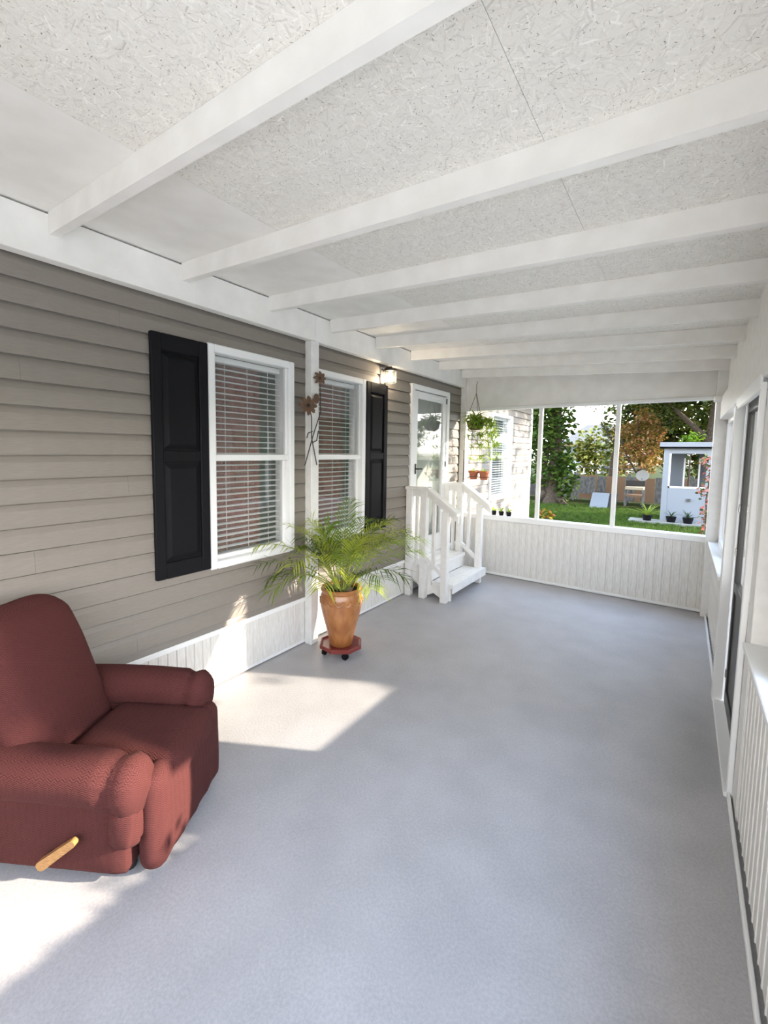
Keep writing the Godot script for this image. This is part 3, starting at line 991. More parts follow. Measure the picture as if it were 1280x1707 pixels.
func recliner() -> void:
	# local x points forward, the sitter's left hand is at -z; outer near side at z = 0
	var r := thing("recliner_armchair", "burgundy ribbed fabric recliner armchair with a wooden lever", "armchair", Vector3(-1.573, 0, -0.657), deg_to_rad(31.5))
	var W := 0.66
	for side in [0, 1]:
		var zo := 0.0 if side == 0 else -W
		var sgn := -1.0 if side == 0 else 1.0     # towards the seat
		var low := -0.030 if side == 0 else 0.022
		var wide := 0.035 if side == 0 else 0.0
		# flank panel
		var b := MB.new()
		rounded(b, Vector3(-0.345, 0.235, zo + sgn * 0.085), Vector3(0.350, 0.195, 0.078), 0.03, Vector3(0.004, 0, 0.012), 10)
		obj("side_panel", b.make(70.0), M.fabric, r)
		# padded arm: loft along x, fat in front and drooping over the panel
		var rows := []
		var N := 34
		for i in N + 1:
			var t := i / float(N)
			var x := lerpf(-0.70 if side == 0 else -0.60, 0.085, t)
			var e := 1.0
			if t > 0.90:
				e = sqrt(maxf(0.0, 1.0 - pow((t - 0.90) / 0.10, 2.0))) * 0.98 + 0.02
			if t < 0.04:
				e = 0.4 + 0.6 * sqrt(t / 0.04)
			var front := smoothstep(0.72, 0.90, t)
			var hw := lerpf(0.098, 0.094, front) * e
			var hu := lerpf(0.088, 0.100, front) * e
			var hd := lerpf(0.10, 0.125, front) * e
			var cy := 0.428 + low - 0.010 * front + 0.012 * sin(t * PI)
			var ring := PackedVector3Array()
			for j in 40:
				var a := TAU * j / 40.0
				var pleat := 1.0 + (0.030 * sin(a * 17.0 + t * 9.0) + 0.015 * sin(a * 29.0)) * smoothstep(0.70, 0.82, t) * (1.0 - smoothstep(0.90, 0.97, t))
				var neck := 1.0 - 0.17 * exp(-pow((t - 0.845) / 0.030, 2.0))
				var ca := cos(a)
				var sa := sin(a)
				ring.append(Vector3(x, cy + sa * (hu if sa > 0 else hd) * pleat * neck, zo + wide + sgn * 0.085 + ca * hw * pleat * neck))
			rows.append(ring)
		var ab := MB.new()
		ab.grid(rows)
		obj("arm_pad", ab.make(75.0), M.fabric, r)
		# gathered cuff under the front of the arm
		var cb := MB.new()
		rounded(cb, Vector3(0.005, 0.255, zo + wide + sgn * 0.082), Vector3(0.050, 0.085, 0.072), 0.04, Vector3(0.006, 0.0, 0.006), 10, func(p): return p + Vector3(0.006 * sin(p.z * 150.0 + p.y * 20.0), 0, 0))
		obj("arm_cuff", cb.make(75.0), M.fabric, r)
	# seat cushion
	var sb := MB.new()
	rounded(sb, Vector3(-0.115, 0.355, -W / 2), Vector3(0.235, 0.070, 0.185), 0.05, Vector3(0.02, 0.016, 0.004), 14)
	obj("seat_cushion", sb.make(70.0), M.fabric, r)
	# footrest panel closing the front: folds over from the seat
	var fb := MB.new()
	rounded(fb, Vector3(0.065, 0.215, -W / 2 + 0.01), Vector3(0.052, 0.195, 0.275), 0.05, Vector3(0.018, 0.0, 0.006), 18, func(p): return p + Vector3(0.003 * sin(p.z * 55.0) * smoothstep(0.36, 0.10, p.y) * (1.0 if p.x > 0.06 else 0.0), 0, 0))
	obj("footrest", fb.make(70.0), M.fabric, r)
	# back: tilted, rounded shoulders
	var bb := MB.new()
	var tilt := Basis(Vector3.BACK, deg_to_rad(20.0))
	rounded(bb, Vector3(0, 0.0, 0), Vector3(0.080, 0.375, 0.242), 0.078, Vector3(0.035, 0.012, 0.0), 18, func(p):
		var sh := smoothstep(0.10, 0.38, p.y)
		var q := Vector3(p.x, p.y - 0.095 * sh * pow(absf(p.z) / 0.242, 4.0), p.z * (1.0 - 0.07 * sh))
		return tilt * q + Vector3(-0.545, 0.608, -W / 2 + 0.04))
	obj("backrest", bb.make(70.0), M.fabric, r)
	var ub := MB.new()
	ub.box(Vector3(-0.56, 0.045, -W + 0.10), Vector3(0.01, 0.30, -0.10), 0.01)
	obj("base", ub.make(), M.dark, r)
	for p in [Vector3(-0.55, 0, -0.10), Vector3(-0.55, 0, -W + 0.10), Vector3(-0.04, 0, -0.10), Vector3(-0.04, 0, -W + 0.10)]:
		var g := MB.new()
		g.lathe([Vector2(0.022, 0.0), Vector2(0.025, 0.01), Vector2(0.02, 0.05)], 12, p)
		obj("glide", g.make(50.0), M.dark, r)
	# wooden lever on the near flank
	var lv := MB.new()
	var lx := Transform3D(Basis(Vector3.BACK, deg_to_rad(38.0)), Vector3(-0.225, 0.165, 0.033))
	var out := PackedVector2Array()
	for k in 24:
		var a := TAU * k / 24.0
		out.append(Vector2(0.078 * signf(cos(a)) + 0.017 * cos(a) * (1.1 if cos(a) < 0 else 0.8), (0.018 if cos(a) < 0 else 0.013) * sin(a)))
	lv.prism(out, -0.011, 0.011, func(a, b, t): return lx * Vector3(a, b, t))
	var lever := obj("lever", lv.make(40.0), M.wood, r)
	tubes("lever_pivot", lever, [Vector3(-0.275, 0.128, 0.0), Vector3(-0.275, 0.128, 0.035)], [0.014], M.dark)

# ------------------------------------------------------------------ palm
func frond(b: MB, base: Vector3, az: float, lean: float, length: float, droop: float, leafn: int, leafl: float) -> Array:
	# returns the rachis; leaflets go into b
	var path := []
	var p := base
	var pitch := lean
	var steps := 14
	var dir_h := Vector3(cos(az), 0, sin(az))
	for i in steps + 1:
		path.append(p)
		var d := dir_h * sin(pitch) + Vector3.UP * cos(pitch)
		p += d * length / steps
		p.x = maxf(p.x, -0.235)
		pitch += droop / steps * (0.3 + 1.4 * i / steps)
	var side := Vector3(-sin(az), 0, cos(az))
	for k in leafn:
		var t := 0.34 + 0.66 * k / float(leafn - 1)
		var f := t * steps
		var i0 := mini(int(f), steps - 1)
		var q: Vector3 = path[i0].lerp(path[i0 + 1], f - i0)
		var tang: Vector3 = (path[i0 + 1] - path[i0]).normalized()
		var nrm := side.cross(tang).normalized()
		if nrm.y < 0:
			nrm = -nrm
		var l := leafl * (0.55 + 0.75 * sin(PI * clampf((t - 0.25) / 0.85, 0.0, 1.0))) * rng.randf_range(0.85, 1.12)
		for s in [-1.0, 1.0]:
			var fw := lerpf(0.55, 1.3, t)
			var d2: Vector3 = (side * s + tang * fw + nrm * rng.randf_range(-0.1, 0.55)).normalized()
			var w: Vector3 = d2.cross(nrm).normalized() * 0.0046 * rng.randf_range(0.8, 1.2)
			var m: Vector3 = q + d2 * l * 0.5
			var e: Vector3 = q + d2 * l + Vector3.DOWN * l * rng.randf_range(0.18, 0.42)
			m.x = maxf(m.x, -0.245)
			e.x = maxf(e.x, -0.255)
			b.tri(q - w * 0.4, m - w, m + w)
			b.tri(q - w * 0.4, m + w, q + w * 0.4)
			b.tri(m - w, e, m + w)
	return path

func palm() -> void:
	var c := Vector3(-2.16, 0, -2.615)
	var dl := thing("plant_dolly", "dark red plastic plant dolly on casters under the terracotta pot", "dolly", c)
	var db := MB.new()
	db.lathe([Vector2(0.05, 0.058), Vector2(0.158, 0.056), Vector2(0.178, 0.062), Vector2(0.180, 0.085), Vector2(0.172, 0.093), Vector2(0.155, 0.078), Vector2(0.05, 0.074)], 8)
	obj("tray", db.make(), M.red_plastic, dl, Transform3D(Basis(Vector3.UP, 0.25), Vector3.ZERO))
	for k in 4:
		var a := TAU * k / 4.0 + 0.62
		var p := Vector3(cos(a) * 0.135, 0.027, sin(a) * 0.135)
		var sd := Vector3(cos(a + 0.8), 0, sin(a + 0.8)) * 0.012
		var cs := tubes("caster", dl, [p - sd, p + sd], [0.027], M.black, 14)
		tubes("fork", cs, [p + Vector3.UP * 0.015, p + Vector3.UP * 0.034], [0.014], M.black, 8)
	var pt := thing("plant_pot", "tall glazed terracotta urn with embossed band holding the palm", "pot", c + Vector3(0, 0.078, 0))
	var pb := MB.new()
	pb.lathe([Vector2(0.0, 0.0), Vector2(0.088, 0.0), Vector2(0.094, 0.008), Vector2(0.102, 0.06), Vector2(0.124, 0.15), Vector2(0.150, 0.25), Vector2(0.166, 0.325), Vector2(0.1695, 0.37), Vector2(0.166, 0.405), Vector2(0.158, 0.425), Vector2(0.156, 0.438), Vector2(0.163, 0.449), Vector2(0.164, 0.466), Vector2(0.156, 0.475), Vector2(0.143, 0.470), Vector2(0.140, 0.44), Vector2(0.0, 0.436)], 48)
	obj("body", pb.make(40.0), M.terracotta, pt)
	# embossed garland and the vertical seams of the glaze
	for k in 16:
		var a := TAU * k / 16.0
		var path := []
		for i in 7:
			var t := i / 6.0
			var aa := a + t * TAU / 16.0
			path.append(Vector3(cos(aa), 0, sin(aa)) * 0.1685 + Vector3.UP * (0.385 - 0.028 * sin(t * PI)))
		tubes("garland_swag", pt, path, [0.004, 0.006, 0.008, 0.008, 0.008, 0.006, 0.004], M.terracotta, 6)
		tubes("garland_boss", pt, [Vector3(cos(a), 0, sin(a)) * 0.163 + Vector3.UP * 0.392, Vector3(cos(a), 0, sin(a)) * 0.175 + Vector3.UP * 0.390], [0.011, 0.006], M.terracotta, 8)
	for k in 6:
		var a2 := TAU * k / 6.0 + 0.75
		var seam := []
		for q in [Vector2(0.0925, 0.01), Vector2(0.1015, 0.06), Vector2(0.1235, 0.15), Vector2(0.1493, 0.25), Vector2(0.1645, 0.32)]:
			seam.append(Vector3(cos(a2) * q.x, q.y, sin(a2) * q.x))
		tubes("rib", pt, seam, [0.0022], M.clay, 5)
	var so := MB.new()
	so.lathe([Vector2(0.0, 0.430), Vector2(0.14, 0.425), Vector2(0.141, 0.445), Vector2(0.06, 0.452), Vector2(0.0, 0.450)], 24)
	obj("soil", so.make(50.0), M.soil, pt)
	var pl := thing("areca_palm", "feathery green areca palm growing in the terracotta urn", "palm", c + Vector3(0, 0.525, 0))
	var view := atan2(2.615, 2.16)     # azimuth from the palm back to the viewer in x, z
	var spec := []
	for k in 28:
		var az := TAU * k / 28.0 * 11.0 + rng.randf_range(-0.2, 0.2)
		var in_wall := cos(az) < -0.55
		var lean := rng.randf_range(0.12, 0.5)
		var ln := rng.randf_range(0.62, 0.82)
		if k % 3 == 0:
			lean = rng.randf_range(0.55, 0.85)
			ln = rng.randf_range(0.55, 0.70)
		if in_wall:
			lean *= 0.45
			ln *= 0.8
		spec.append([az, lean, ln, rng.randf_range(1.0, 1.75)])
	for s in [[1.75, 0.80, 0.78, 1.0], [1.95, 0.62, 0.85, 1.2], [-1.45, 0.7, 0.75, 1.3], [-0.9, 0.6, 0.8, 1.4], [0.5, 0.75, 0.55, 1.5], [2.1, 0.9, 0.62, 1.2]]:
		spec.append(s)
	for s in spec:
		var fb := MB.new()
		var az2: float = s[0]
		var base := Vector3(cos(az2), 0, sin(az2)) * rng.randf_range(0.01, 0.07)
		var path2 := frond(fb, base, az2, s[1], s[2], s[3], 20, 0.175)
		var fr := obj("frond", fb.make(), [M.palm, M.palm_light, M.palm_dark][rng.randi() % 3] if M.has("palm_light") else M.palm, pl)
		var rr := []
		for i in path2.size():
			rr.append(lerpf(0.0055, 0.0014, i / float(path2.size() - 1)))
		tubes("stalk", fr, path2, rr, M.stem, 5)

# ------------------------------------------------------------------ lamp and ornament
func small_things() -> void:
	var l := thing("wall_lantern", "lit wall lantern with clear glass cylinder between shutter and door", "lamp", Vector3(HOUSE_X + 0.016, 2.40, -3.665))
	slab("backplate", l, 0.0, 0.016, -0.085, 0.085, -0.05, 0.05, M.chrome, 0.006)
	tubes("arm", l, [Vector3(0.01, 0.045, 0), Vector3(0.06, 0.078, 0), Vector3(0.10, 0.074, 0)], [0.010], M.bronze)
	var cap := MB.new()
	cap.lathe([Vector2(0.0, 0.085), Vector2(0.012, 0.083), Vector2(0.018, 0.066), Vector2(0.066, 0.052), Vector2(0.068, 0.036), Vector2(0.0, 0.036)], 24, Vector3(0.10, 0, 0))
	obj("cap", cap.make(40.0), M.bronze, l)
	var gl := MB.new()
	gl.lathe([Vector2(0.060, 0.036), Vector2(0.060, -0.075), Vector2(0.054, -0.084), Vector2(0.0, -0.086)], 24, Vector3(0.10, 0, 0))
	obj("glass_cylinder", gl.make(50.0), M.glass, l)
	for k in 4:
		var a := TAU * k / 4.0 + 0.4
		tubes("cage_bar", l, [Vector3(0.10 + cos(a) * 0.063, 0.04, sin(a) * 0.063), Vector3(0.10 + cos(a) * 0.063, -0.085, sin(a) * 0.063)], [0.0028], M.bronze, 5)
	var ringp := []
	for k in 25:
		ringp.append(Vector3(0.10 + cos(TAU * k / 24.0) * 0.063, -0.085, sin(TAU * k / 24.0) * 0.063))
	tubes("cage_ring", l, ringp, [0.0035], M.bronze, 5)
	var bm := mat(0.9, 0.85, 0.75, 0.4)
	bm.emission_enabled = true
	bm.emission = Color(1.0, 0.90, 0.74)
	bm.emission_energy_multiplier = 5.0
	var bu := MB.new()
	bu.lathe([Vector2(0.0, 0.036), Vector2(0.014, 0.034), Vector2(0.016, 0.010), Vector2(0.030, -0.015), Vector2(0.031, -0.032), Vector2(0.022, -0.052), Vector2(0.0, -0.060)], 20, Vector3(0.10, 0, 0))
	obj("bulb", bu.make(60.0), bm, l)
	var om := OmniLight3D.new()
	om.name = "lantern_glow"
	l.add_child(om)
	om.position = Vector3(0.10, -0.025, 0)
	om.light_color = Color(1.0, 0.92, 0.80)
	om.light_energy = 0.035
	om.light_size = 0.03
	om.omni_range = 8.0
	om.omni_attenuation = 2.0
	om.shadow_enabled = true
	# rusty metal flowers wired to the porch post
	var s := thing("metal_flower_ornament", "rusty metal flower ornament with crossed stems fixed to the porch post", "ornament", Vector3(-2.42, 1.50, -2.56))
	var o := Vector3(2.42, -1.50, 2.56)
	for st in [[Vector3(-2.415, 1.985, -2.505), Vector3(-2.42, 1.90, -2.54), Vector3(-2.425, 1.74, -2.545), Vector3(-2.42, 1.519, -2.603)], [Vector3(-2.41, 2.21, -2.625), Vector3(-2.42, 1.95, -2.645), Vector3(-2.425, 1.74, -2.555), Vector3(-2.42, 1.517, -2.463)], [Vector3(-2.42, 1.79, -2.55), Vector3(-2.42, 1.775, -2.50), Vector3(-2.42, 1.735, -2.485)], [Vector3(-2.42, 1.70, -2.55), Vector3(-2.42, 1.72, -2.60), Vector3(-2.42, 1.80, -2.62)]]:
		var pth := []
		for q in st:
			pth.append(q + o)
		tubes("wire_stem", s, pth, [0.0045], M.wire, 6)
	for fl in [[Vector3(-2.41, 1.991, -2.491), 0.075], [Vector3(-2.41, 2.221, -2.622), 0.055]]:
		var ctr: Vector3 = fl[0] + o
		var R: float = fl[1]
		var hub := MB.new()
		hub.lathe([Vector2(0.0, 0.012), Vector2(R * 0.2, 0.006), Vector2(R * 0.22, -0.004), Vector2(0.0, -0.006)], 12)
		var face := Basis(Vector3.BACK, -PI / 2.0).rotated(Vector3.UP, -0.4)
		var hb := obj("flower_centre", hub.make(50.0), M.dark, s, Transform3D(face, ctr))
		for k in 8:
			var pm := MB.new()
			var a := TAU * k / 8.0
			var dx := Vector3(cos(a), 0, sin(a))
			var dz := Vector3(-sin(a), 0, cos(a))
			var rws := []
			for q in [[0.15, 0.12, 0.0], [0.55, 0.26, 0.012], [0.85, 0.20, 0.010], [1.05, 0.03, -0.004]]:
				rws.append(PackedVector3Array([dx * R * q[0] - dz * R * q[1] + Vector3.UP * q[2], dx * R * q[0] + Vector3.UP * (q[2] + 0.004), dx * R * q[0] + dz * R * q[1] + Vector3.UP * q[2], dx * R * q[0] + dz * R * q[1] * 0.9 + Vector3.UP * (q[2] - 0.003), dx * R * q[0] - dz * R * q[1] * 0.9 + Vector3.UP * (q[2] - 0.003)]))
			pm.grid(rws)
			obj("petal", pm.make(50.0), M.rust, hb)
	var lf := MB.new()
	lf.lathe([Vector2(0.0, 0.004), Vector2(0.03, 0.002), Vector2(0.032, -0.002), Vector2(0.0, -0.004)], 14)
	obj("leaf_disc", lf.make(), M.rust, s, Transform3D(Basis(Vector3.BACK, -PI / 2.0).scaled(Vector3(1, 1.3, 1)), Vector3(-2.415, 2.056, -2.593) + o))

# ------------------------------------------------------------------ foliage
func leaf_mesh(l: float, w: float) -> ArrayMesh:
	var b := MB.new()
	var f := Vector3(0, -0.08 * l, 0)
	b.tri(Vector3.ZERO, Vector3(w, 0.05 * l, l * 0.45), Vector3(0, 0, l * 0.5) + f * 0.0)
	b.tri(Vector3.ZERO, Vector3(0, 0, l * 0.5), Vector3(-w, 0.05 * l, l * 0.45))
	b.tri(Vector3(w, 0.05 * l, l * 0.45), Vector3(0, -0.12 * l, l), Vector3(0, 0, l * 0.5))
	b.tri(Vector3(0, 0, l * 0.5), Vector3(0, -0.12 * l, l), Vector3(-w, 0.05 * l, l * 0.45))
	return b.make()

func foliage(called: String, parent: Node, mesh: Mesh, pts: PackedVector3Array, cols: Array, smin: float, smax: float, hang := 0.0) -> MultiMeshInstance3D:
	var mm := MultiMesh.new()
	mm.transform_format = MultiMesh.TRANSFORM_3D
	mm.use_colors = true
	mm.mesh = mesh
	mm.instance_count = pts.size()
	for i in pts.size():
		var bs := Basis(Vector3.UP, rng.randf() * TAU) * Basis(Vector3.RIGHT, rng.randf_range(-0.9, 0.9) + hang) * Basis(Vector3.BACK, rng.randf_range(-0.9, 0.9))
		mm.set_instance_transform(i, Transform3D(bs.scaled(Vector3.ONE * rng.randf_range(smin, smax)), pts[i]))
		var c: Color = cols[rng.randi() % cols.size()]
		var k := rng.randf_range(0.75, 1.25)
		mm.set_instance_color(i, Color(c.r * k, c.g * k, c.b * k))
	var o := MultiMeshInstance3D.new()
	o.name = called
	o.multimesh = mm
	o.material_override = M.leaf
	parent.add_child(o, true)
	o.set_meta("kind", "stuff")
	return o

func blob(pts: PackedVector3Array, c: Vector3, h: Vector3, count: int, shell := 0.55) -> void:
	for i in count:
		var d := Vector3(rng.randfn(), rng.randfn(), rng.randfn()).normalized()
		pts.append(c + d * h * (shell + (1.0 - shell) * rng.randf()))

func strap_leaves(called: String, parent: Node, at: Vector3, count: int, length: float, lean0: float, lean1: float, m: Material, width := 0.012, droop := 1.2) -> void:
	for k in count:
		var az := TAU * k / count + rng.randf_range(-0.3, 0.3)
		var pitch := rng.randf_range(lean0, lean1)
		var d := Vector3(cos(az), 0, sin(az))
		var s := Vector3(-sin(az), 0, cos(az))
		var p := at
		var l := length * rng.randf_range(0.7, 1.1)
		var rows := []
		for i in 7:
			var w := width * sin(PI * (0.12 + 0.88 * i / 6.0)) + 0.0008
			rows.append(PackedVector3Array([p - s * w, p + Vector3.DOWN * w * 0.5, p + s * w]))
			p += (d * sin(pitch) + Vector3.UP * cos(pitch)) * l / 6.0
			pitch += droop / 6.0
		var b := MB.new()
		b.grid(rows, false)
		obj(called, b.make(80.0), m, parent)

func hanging_plants() -> void:
	var c := Vector3(-2.20, 2.00, -5.36)
	var sp := mat(0.10, 0.19, 0.03, 0.5)
	sp.backlight_enabled = true
	sp.backlight = Color(0.7, 0.8, 0.2)
	sp.cull_mode = BaseMaterial3D.CULL_DISABLED
	var h := thing("hanging_basket", "brown coir basket hanging on wires at the far house corner", "basket", c)
	var b := MB.new()
	b.lathe([Vector2(0.0, -0.075), Vector2(0.06, -0.07), Vector2(0.095, -0.04), Vector2(0.118, 0.04), Vector2(0.122, 0.05), Vector2(0.108, 0.045), Vector2(0.0, 0.03)], 24)
	obj("basket", b.make(40.0), M.coco, h)
	for k in 3:
		var a := TAU * k / 3.0 + 0.5
		tubes("wire", h, [Vector3(cos(a) * 0.12, 0.045, sin(a) * 0.12), Vector3(0, 0.40, 0)], [0.003], M.wire, 5)
	tubes("hook", h, [Vector3(0, 0.39, 0), Vector3(0, 0.50, 0), Vector3(0.012, 0.545, 0)], [0.0035], M.wire, 5)
	var sd := thing("spider_plant", "arching spider plant with trailing stems in the hanging basket", "plant", c + Vector3(0, 0.05, 0))
	strap_leaves("leaf", sd, Vector3.ZERO, 60, 0.25, 0.2, 1.25, sp, 0.009, 1.9)
	for k in 15:
		var a2: float = [0.2, 1.0, 1.5, -0.5, -1.2, 0.1, 0.6, -0.2, 0.9, -0.8, 0.35, -1.5, 1.3, -0.35, 0.75][k]
		var ln := rng.randf_range(0.22, 0.52)
		var pth := []
		var R := rng.randf_range(0.15, 0.36)
		for i in 8:
			var t := i / 7.0
			pth.append(Vector3(cos(a2) * R * sqrt(t), 0.06 * sin(t * PI) - ln * t * t, sin(a2) * R * sqrt(t)))
		var r := tubes("runner", sd, pth, [0.0025], M.stem, 5)
		for q in [3, 4, 5, 6, 7]:
			strap_leaves("plantlet_leaf", r, pth[q], 8, 0.12, 0.3, 1.5, sp, 0.006, 1.6)
	# small clay pots on a wire bracket below
	var pc := Vector3(-2.26, 1.335, -5.50)
	var br := thing("plant_bracket", "dark wire bracket with scrolls carrying two small clay pots", "bracket", pc)
	tubes("upright", br, [Vector3(-0.145, 0.34, 0.0), Vector3(-0.145, -0.10, 0.0)], [0.006], M.wire, 6)
	for dx in [0.0, 0.145]:
		var rp := []
		for k in 17:
			rp.append(Vector3(dx + cos(TAU * k / 16.0) * 0.062, -0.02, sin(TAU * k / 16.0) * 0.062))
		tubes("ring", br, rp, [0.004], M.wire, 5)
	tubes("arm", br, [Vector3(-0.145, -0.06, 0), Vector3(-0.06, -0.035, 0), Vector3(-0.055, -0.02, 0)], [0.005], M.wire, 6)
	tubes("arm", br, [Vector3(0.06, -0.02, 0), Vector3(0.085, -0.02, 0)], [0.005], M.wire, 6)
	for k in 2:
		var p := thing("clay_pot", ["small clay pot on the wire bracket, nearer the post", "small clay pot on the wire bracket, nearer the end window"][k], "pot", pc + Vector3(0.145 * k, 0, 0), 0.0, "clay pots on the wire bracket")
		var q := MB.new()
		q.lathe([Vector2(0.0, -0.055), Vector2(0.045, -0.055), Vector2(0.058, 0.03), Vector2(0.068, 0.032), Vector2(0.068, 0.06), Vector2(0.056, 0.06), Vector2(0.052, 0.04), Vector2(0.0, 0.035)], 20)
		obj("body", q.make(40.0), M.clay, p)
		strap_leaves("leaf", p, Vector3(0, 0.03, 0), 10, 0.085, 0.1, 0.7, sp, 0.005, 0.8)
	# seedling pots on the end sill
	for k in 3:
		var x: float = -2.02 + 0.10 * k
		var t := thing("seedling_pot", ["leftmost small black seedling pot on the end sill", "middle small black seedling pot on the end sill", "rightmost small black seedling pot on the end sill"][k], "pot", Vector3(x, 0.806, END_Z - 0.06), 0.0, "seedling pots on the sill")
		var sq := MB.new()
		sq.lathe([Vector2(0.0, 0.0), Vector2(0.028, 0.0), Vector2(0.036, 0.055), Vector2(0.032, 0.055), Vector2(0.0, 0.048)], 4)
		obj("body", sq.make(), M.black, t)
		strap_leaves("leaf", t, Vector3(0, 0.048, 0), 9, 0.085, 0.2, 1.0, sp, 0.007, 0.8)

# ------------------------------------------------------------------ the yard
func tree(called: String, label: String, at: Vector3, limbs: Array, blobs: Array, leaf: Mesh, cols: Array, smin: float, smax: float, shell := 0.55) -> Node3D:
	var t := thing(called, label, "tree", at)
	for l in limbs:
		tubes(l[0], t, l[1], l[2], M.bark, 9)
	var pts := PackedVector3Array()
	for b in blobs:
		blob(pts, b[0], b[1], b[2], shell)
	foliage("foliage", t, leaf, pts, cols, smin, smax)
	return t

func outdoors() -> void:
	var g := struct("ground")
	slab("lawn_soil", g, -60, 60, GROUND_Y - 0.3, GROUND_Y - 0.005, 40, -90, M.lawn, 0.0)
	slab("bounce_paving", g, 0.42, 9.0, GROUND_Y - 0.02, GROUND_Y + 0.02, 14.0, -9.5, M.bounce_concrete, 0.0)  # pale paving added out of view to bounce light onto the ceiling
	slab("bounce_paving", g, -6.0, 0.42, GROUND_Y - 0.02, GROUND_Y + 0.02, 14.0, NEAR_Z + 0.12, M.bounce_concrete, 0.0)
	# grass blades where the end window looks out on them
	var bl := MB.new()
	for k in 7:
		var a := TAU * k / 7.0
		var d := Vector3(cos(a), 0, sin(a))
		var s := Vector3(-sin(a), 0, cos(a)) * 0.006
		bl.tri(d * 0.02 - s, d * 0.02 + s, d * 0.055 + Vector3.UP * 0.075)
	var gp := PackedVector3Array()
	for i in 9000:
		gp.append(Vector3(rng.randf_range(-5.5, 1.2), GROUND_Y - 0.005, rng.randf_range(-17.0, -9.0)))
	var mm := MultiMesh.new()
	mm.transform_format = MultiMesh.TRANSFORM_3D
	mm.use_colors = true
	mm.mesh = bl.make()
	mm.instance_count = gp.size()
	for i in gp.size():
		mm.set_instance_transform(i, Transform3D(Basis(Vector3.UP, rng.randf() * TAU).scaled(Vector3.ONE * rng.randf_range(0.6, 1.2)), gp[i]))
		var k2 := rng.randf_range(0.7, 1.3)
		mm.set_instance_color(i, Color(0.07 * k2, 0.125 * k2, 0.02 * k2))
	var gr := MultiMeshInstance3D.new()
	gr.name = "grass"
	gr.multimesh = mm
	gr.material_override = M.leaf
	add_child(gr)
	gr.set_meta("kind", "stuff")
	tag(gr, "short green lawn grass beyond the end window", "grass")

	var lf := leaf_mesh(0.16, 0.045)
	var ivy := leaf_mesh(0.15, 0.07)
	# ivy-clad tree
	var tb := []
	for i in 12:
		tb.append([Vector3(rng.randf_range(-0.35, 0.3), 1.0 + i * 0.45, rng.randf_range(-0.1, 0.35)), Vector3(0.75, 0.5, 0.6), 260])
	tb.append([Vector3(0.45, 1.0, 0.3), Vector3(0.45, 0.9, 0.4), 380])
	tb.append([Vector3(-0.6, 2.9, 0.2), Vector3(0.8, 1.2, 0.7), 500])
	tree("ivy_tree", "thick tree trunk overgrown with dark green ivy beyond the end window", Vector3(-3.85, GROUND_Y, -17.0), [
		["trunk", [Vector3(-0.05, 0, 0.1), Vector3(0.02, 0.5, 0.1), Vector3(0.05, 1.6, 0.05), Vector3(-0.05, 3.2, 0), Vector3(0, 6, 0)], [0.40, 0.28, 0.22, 0.2, 0.14]],
		["root", [Vector3(0.15, 0.35, 0.25), Vector3(0.42, 0.08, 0.35), Vector3(0.62, -0.02, 0.4)], [0.14, 0.09, 0.04]],
		["root", [Vector3(-0.2, 0.4, 0.25), Vector3(-0.42, 0.10, 0.35), Vector3(-0.62, -0.02, 0.4)], [0.13, 0.09, 0.04]],
		["stem", [Vector3(-0.35, 0, 0.2), Vector3(-0.3, 1.2, 0.2), Vector3(-0.15, 2.6, 0.15)], [0.10, 0.08, 0.06]]],
		tb, ivy, [Color(0.035, 0.075, 0.012), Color(0.05, 0.10, 0.018), Color(0.10, 0.15, 0.03)], 0.7, 1.4)
	# broad oak to the right with crooked limbs
	var ob := []
	for i in 34:
		ob.append([Vector3(rng.randf_range(-3.0, 2.5), rng.randf_range(2.7, 6.0), rng.randf_range(-2.5, 2.0)), Vector3(0.8, 0.45, 0.8), 330])
	tree("oak_tree", "spreading oak with crooked grey limbs above the white shed", Vector3(0.95, GROUND_Y, -18.5), [
		["trunk", [Vector3(-0.25, 0, 0), Vector3(-0.30, 1.6, 0), Vector3(-0.25, 2.8, 0), Vector3(-0.1, 5.0, 0)], [0.22, 0.17, 0.14, 0.08]],
		["limb", [Vector3(-0.28, 2.3, 0), Vector3(-0.7, 2.75, 0.1), Vector3(-1.2, 3.3, 0.1), Vector3(-1.8, 3.9, 0)], [0.11, 0.09, 0.07, 0.04]],
		["limb", [Vector3(-0.28, 2.0, 0), Vector3(0.3, 3.0, 0), Vector3(1.2, 4.0, 0)], [0.10, 0.08, 0.04]]],
		ob, lf, [Color(0.045, 0.075, 0.018), Color(0.07, 0.10, 0.025), Color(0.13, 0.13, 0.035)], 0.7, 1.3, 0.2)
	# autumn shrub in the middle
	var sb := []
	for i in 20:
		sb.append([Vector3(rng.randf_range(-0.65, 0.6), rng.randf_range(1.2, 3.4), rng.randf_range(-0.4, 0.4)), Vector3(0.40, 0.38, 0.35), 230])
	tree("autumn_tree", "slender young tree with orange and olive leaves behind the old table", Vector3(-1.45, GROUND_Y, -20.0), [
		["trunk", [Vector3(0, 0, 0), Vector3(0.05, 1.4, 0), Vector3(-0.1, 3.2, 0)], [0.07, 0.05, 0.02]],
		["limb", [Vector3(0.05, 1.2, 0), Vector3(0.5, 2.3, 0.1), Vector3(0.7, 3.1, 0.1)], [0.04, 0.03, 0.012]],
		["limb", [Vector3(0.03, 1.0, 0), Vector3(-0.5, 2.0, 0.1), Vector3(-0.7, 2.9, 0.1)], [0.04, 0.03, 0.012]]],
		sb, lf, [Color(0.42, 0.21, 0.09), Color(0.30, 0.22, 0.06), Color(0.16, 0.16, 0.04), Color(0.48, 0.28, 0.15)], 0.55, 1.1, 0.1)
